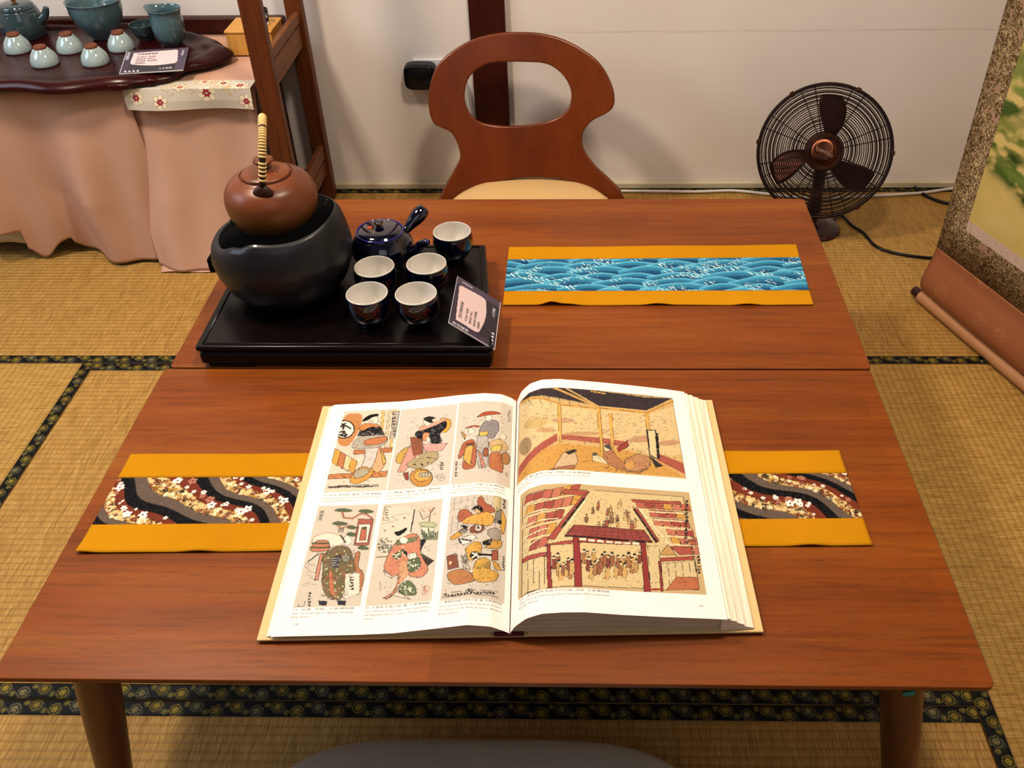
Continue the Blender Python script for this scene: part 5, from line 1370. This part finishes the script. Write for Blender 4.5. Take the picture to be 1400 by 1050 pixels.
back = fc-nd*.085
bx0, by0 = back.x, back.y-.005
B().tube([Vector((bx0, by0, .028)), Vector((bx0, by0, .09)), back+Vector((0, 0, -.02))], [.022, .017, .019], 24).obj('neck', M['wine_plastic'], fan_)
B().lathe(cl(dens([(0, .0005), (.070, .0005), (.074, .006), (.068, .014), (.045, .022), (.028, .030), (0, .032)], 3)), 56, (bx0-.008, by0-.055, 0)).obj('base', M['wine_plastic'], fan_)
pc = spline([(bx0+.045, by0-.06, .010), (1.49, 1.19, .006), (1.515, 1.12, .0045), (1.536, 1.082, .0045), (1.557, 1.001, .0045), (1.627, .958, .0045), (1.72, .945, .0045), (1.84, .98, .0045)], 8)
B().tube(pc, .0042, 10).obj('power_cord', M['black_plastic'], fan_)

# ------------------------------------------------------------------ CABLES + SOCKET
wc_ = spline([(.405, WALLY-.012, .215), (.425, WALLY-.028, .13), (.50, WALLY-.045, .03), (.60, 1.335, .0065), (.74, 1.330, .0065), (.856, 1.338, .006), (.971, 1.336, .006), (1.085, 1.333, .006), (1.201, 1.338, .006), (1.295, 1.318, .006), (1.44, 1.290, .006), (1.636, 1.305, .006), (1.773, 1.322, .006), (1.876, 1.345, .008), (2.0, 1.348, .008)], 8)
tag(B().tube(wc_, .0042, 10).obj('white_cable', M['cable_white']), 'white cable running along the foot of the wall', 'cable')
bc = spline([(1.755, 1.350, .012), (1.766, 1.335, .006), (1.790, 1.290, .0045), (1.834, 1.256, .0045), (1.93, 1.235, .0045), (2.05, 1.23, .0045)], 8)
tag(B().tube(bc, .0045, 10).obj('black_cable', M['black_plastic']), 'short black cable by the wall behind the scroll', 'cable')
sk = thing('wall_socket', 'white wall socket plate partly hidden by a black plug-in box', 'socket', (0, 0, 0))
B().box(.245, .345, WALLY-.010, WALLY-.0005, .335, .408).obj('socket_plate', M['white_plastic'], sk, smooth=False, bevel=.003)
cw = spline([(.345, WALLY-.006, .385), (.375, WALLY-.012, .372), (.393, WALLY-.014, .33), (.400, WALLY-.013, .27), (.405, WALLY-.012, .2155)], 8)
B().tube(cw, .0040, 10).obj('socket_cable', M['cable_white'], sk)
pb = thing('plug_box', 'rounded black plug-in box on the white wall socket', 'plug', (0, 0, 0))
v = B(); n = 32; s0 = sup(.266, .367, .046, .036, 4.5, 48)
levels = [(1.0, WALLY-.0105), (1.0, WALLY-.040), (.97, WALLY-.045), (.9, WALLY-.0475)]
vv = []; ff = []
for s, y in levels: vv += [(.266+(x-.266)*s, y, .367+(z-.367)*s) for x, z in s0]
for j in range(3):
    for k in range(48): a_ = j*48+k; b_ = j*48+(k+1) % 48; ff.append((a_, b_, b_+48, a_+48))
ff.append(tuple(range(48))[::-1]); ff.append(tuple(144+k for k in range(48)))
mesh('plug_body', vv, ff, M['black_plastic'], pb)

# ------------------------------------------------------------------ HANGING SCROLL
SA = R(20); sn = np.array([math.cos(SA), math.sin(SA), 0]); sd = np.array([math.sin(SA), -math.cos(SA), 0]); sp0 = np.array([1.604, .742, 0])
scr = thing('hanging_scroll', 'hanging scroll painting with brown brocade border, its roller on the tatami', 'scroll', (0, 0, 0))
def SP(s, z, off=0): q = sp0+sd*s+sn*off; return (q[0], q[1], z)
SW = .56
def strip(name, s0, s1, z0, z1, mat, off=0, nz=2, ns=2):
    v = []; f = []
    for j in range(nz+1):
        for i in range(ns+1): v.append(SP(s0+(s1-s0)*i/ns, z0+(z1-z0)*j/nz, off))
    for j in range(nz):
        for i in range(ns): a = j*(ns+1)+i; f.append((a, a+1, a+ns+2, a+ns+1))
    o = mesh(name, v, f, mat, scr, smooth=False); m = o.modifiers.new('s', 'SOLIDIFY'); m.thickness = .0012; m.offset = 0; return o
ZB, ZP = .160, .246
# one brocade mount with an opening for the painting
pts = [(0, ZB), (SW, ZB), (SW, 1.75), (0, 1.75)]; hole = [(.074, ZP), (SW-.074, ZP), (SW-.074, 1.45), (.074, 1.45)]
plate('brocade_mount', pts, [hole], lambda s, z: SP(s, z, -.0006), lambda s, z: SP(s, z, .0006), M['brocade'], scr, .08)
strip('lower_inner_band', .0745, SW-.0745, ZP+.0002, ZP+.026, M['trimb'])
strip('upper_inner_band', .0745, SW-.0745, 1.42, 1.4498, M['trimb'])
r = Ras(.0745, SW-.0745, ZP+.0265, 1.4195, .003, '#cdb470'); r.lw = .001
U, V = r.U, r.V
def nz_(cx, cy, seed, oc=4):
    q = np.random.RandomState(seed); G = np.zeros(U.shape)
    for o_ in range(oc):
        kx, ky = int(cx*2**o_)+2, int(cy*2**o_)+2; g = q.rand(ky+2, kx+2)
        x = (U-U.min())/(U.max()-U.min())*(kx-1); y = (V-V.min())/(V.max()-V.min())*(ky-1); i = x.astype(int); j = y.astype(int); fx = x-i; fy = y-j
        fx = fx*fx*(3-2*fx); fy = fy*fy*(3-2*fy)
        G += (g[j, i]*(1-fx)*(1-fy)+g[j, i+1]*fx*(1-fy)+g[j+1, i]*(1-fx)*fy+g[j+1, i+1]*fx*fy)/2**o_
    return G/(2-2**(1-oc))
n1 = nz_(4, 14, 1); n2 = nz_(10, 60, 2); n3 = nz_(3, 16, 5)
def blend(m, c): m = np.clip(m, 0, 1)[..., None]; r.C[:] = r.C*(1-m)+np.array(lin(c))*m
blend((n3-.45)*1.5, '#b9a45e'); blend((n1-.3)*.8, '#d9c68a')
for zc, wd, c, al in ((.41, .022, '#2f4420', 1.6), (.455, .03, '#6f8a3a', 1.6), (.56, .03, '#3d5426', 1.4), (.60, .04, '#8a9a4a', 1.2), (.50, .045, '#6f7c36', 1.3), (.47, .020, '#2e3a1e', .9), (.62, .05, '#7f8a4a', 1.2), (.655, .02, '#33402a', .9), (.72, .05, '#a8a860', .9), (.43, .012, '#8b8a50', .5), (.82, .07, '#5f7240', 1.2), (.95, .06, '#3e5030', 1.), (1.15, .1, '#7f8a5a', .8)):
    k = np.exp(-((V-zc-.10*(U-.1)*.6-.02*np.sin(U*20+zc*30))/wd)**2); blend(k*al*np.clip((n2-.30)*2.6, 0, 1), c)
def pf(S_, Z_): return sp0[0]+sd[0]*S_, sp0[1]+sd[1]*S_, Z_
r.obj('painting', pf, vcol('ink_painting', .8, weave=500, spec=.1), scr)
v = []; f = []; NS = 24
zz = [(ZB, 0), (.135, -.002), (.11, -.010), (.08, -.018), (.055, -.018), (.036, -.008), (.030, .006), (.0295, .012)]
prof3 = spline([(z, o_, 0) for z, o_ in zz], 4)
for p in prof3:
    for i in range(NS+1): s_ = SW*i/NS; v.append(SP(s_, p[0], p[1]*(1+.2*math.sin(s_*9))))
for j in range(len(prof3)-1):
    for i in range(NS): a_ = j*(NS+1)+i; f.append((a_, a_+1, a_+NS+2, a_+NS+1))
o = mesh('silk_tail', v, f, M['scroll_pink'], scr); o.modifiers.new('s', 'SOLIDIFY').thickness = .001
B().tube([SP(.002, .0165, -.006), SP(SW-.002, .0165, -.006)], .0160, 28).obj('roller', M['roller'], scr, auto=40)
for (a_, b_) in ((-.026, .0015), (SW-.0015, SW+.026)):
    B().tube([SP(a_, .0165, -.006), SP(b_, .0165, -.006)], .0125, 24).obj('roller_knob', M['roller_knob'], scr, auto=40)
B().tube([SP(-.01, 1.76, 0), SP(SW+.01, 1.76, 0)], .010, 16).obj('top_rod', M['roller_knob'], scr, auto=40)
B().tube([SP(.16, 1.765, 0), SP(SW/2, 1.93, 0), SP(SW-.16, 1.765, 0)], .002, 8).obj('hanging_cord', M['cable_white'], scr)

# ------------------------------------------------------------------ CAMERA
cd = bpy.data.cameras.new('camera'); cam = bpy.data.objects.new('camera', cd); COL.objects.link(cam)
th, yaw, roll = R(39.12), R(-1.41), R(-.81)
Fv = Vector((math.sin(yaw)*math.cos(th), math.cos(yaw)*math.cos(th), -math.sin(th)))
Rv = Vector((math.cos(yaw), -math.sin(yaw), 0)); Uv = Rv.cross(Fv)
R2 = Rv*math.cos(roll)+Uv*math.sin(roll); U2 = -Rv*math.sin(roll)+Uv*math.cos(roll)
cam.matrix_world = Matrix(((R2.x, U2.x, -Fv.x, .707), (R2.y, U2.y, -Fv.y, -1.261), (R2.z, U2.z, -Fv.z, 1.35), (0, 0, 0, 1)))
cd.sensor_fit = 'HORIZONTAL'; cd.sensor_width = 36; cd.lens = 36*1264/1400; cd.shift_x = -60.5/1400; cd.clip_start = .02
sc.camera = cam

# ------------------------------------------------------------------ LIGHT
def area(name, loc, target, size, power, col, sy=None):
    l = bpy.data.lights.new(name, 'AREA'); l.energy = power; l.color = col; l.size = size
    if sy: l.shape = 'RECTANGLE'; l.size_y = sy
    o = bpy.data.objects.new(name, l); COL.objects.link(o); o.location = loc
    o.rotation_euler = (Vector(target)-Vector(loc)).to_track_quat('-Z', 'Y').to_euler(); return o
area('ceiling_lamp', (-.50, .15, 2.35), (.5, .3, 0), .25, 33, (1, .87, .72))
area('ceiling_lamp_b', (.95, -.15, 2.35), (.7, .3, 0), .25, 25, (1, .86, .70))
area('window_light', (-2.2, -.2, 2.0), (0, .8, .4), 1.2, 30, (.70, .83, 1))
area('front_fill', (1.0, -2.6, 2.2), (.6, 1.3, .7), 1.4, 7, (.90, .93, 1))  # added soft fill from behind the camera, aimed at the back wall
w = bpy.data.worlds.new('world'); sc.world = w; w.use_nodes = True
w.node_tree.nodes['Background'].inputs[0].default_value = (.95, .88, .82, 1); w.node_tree.nodes['Background'].inputs[1].default_value = .12
sc.view_settings.view_transform = 'Standard'; sc.view_settings.look = 'None'; sc.view_settings.exposure = 0.16; sc.view_settings.gamma = 0.84
sc.cycles.use_denoising = True
sc.cycles.max_bounces = 8
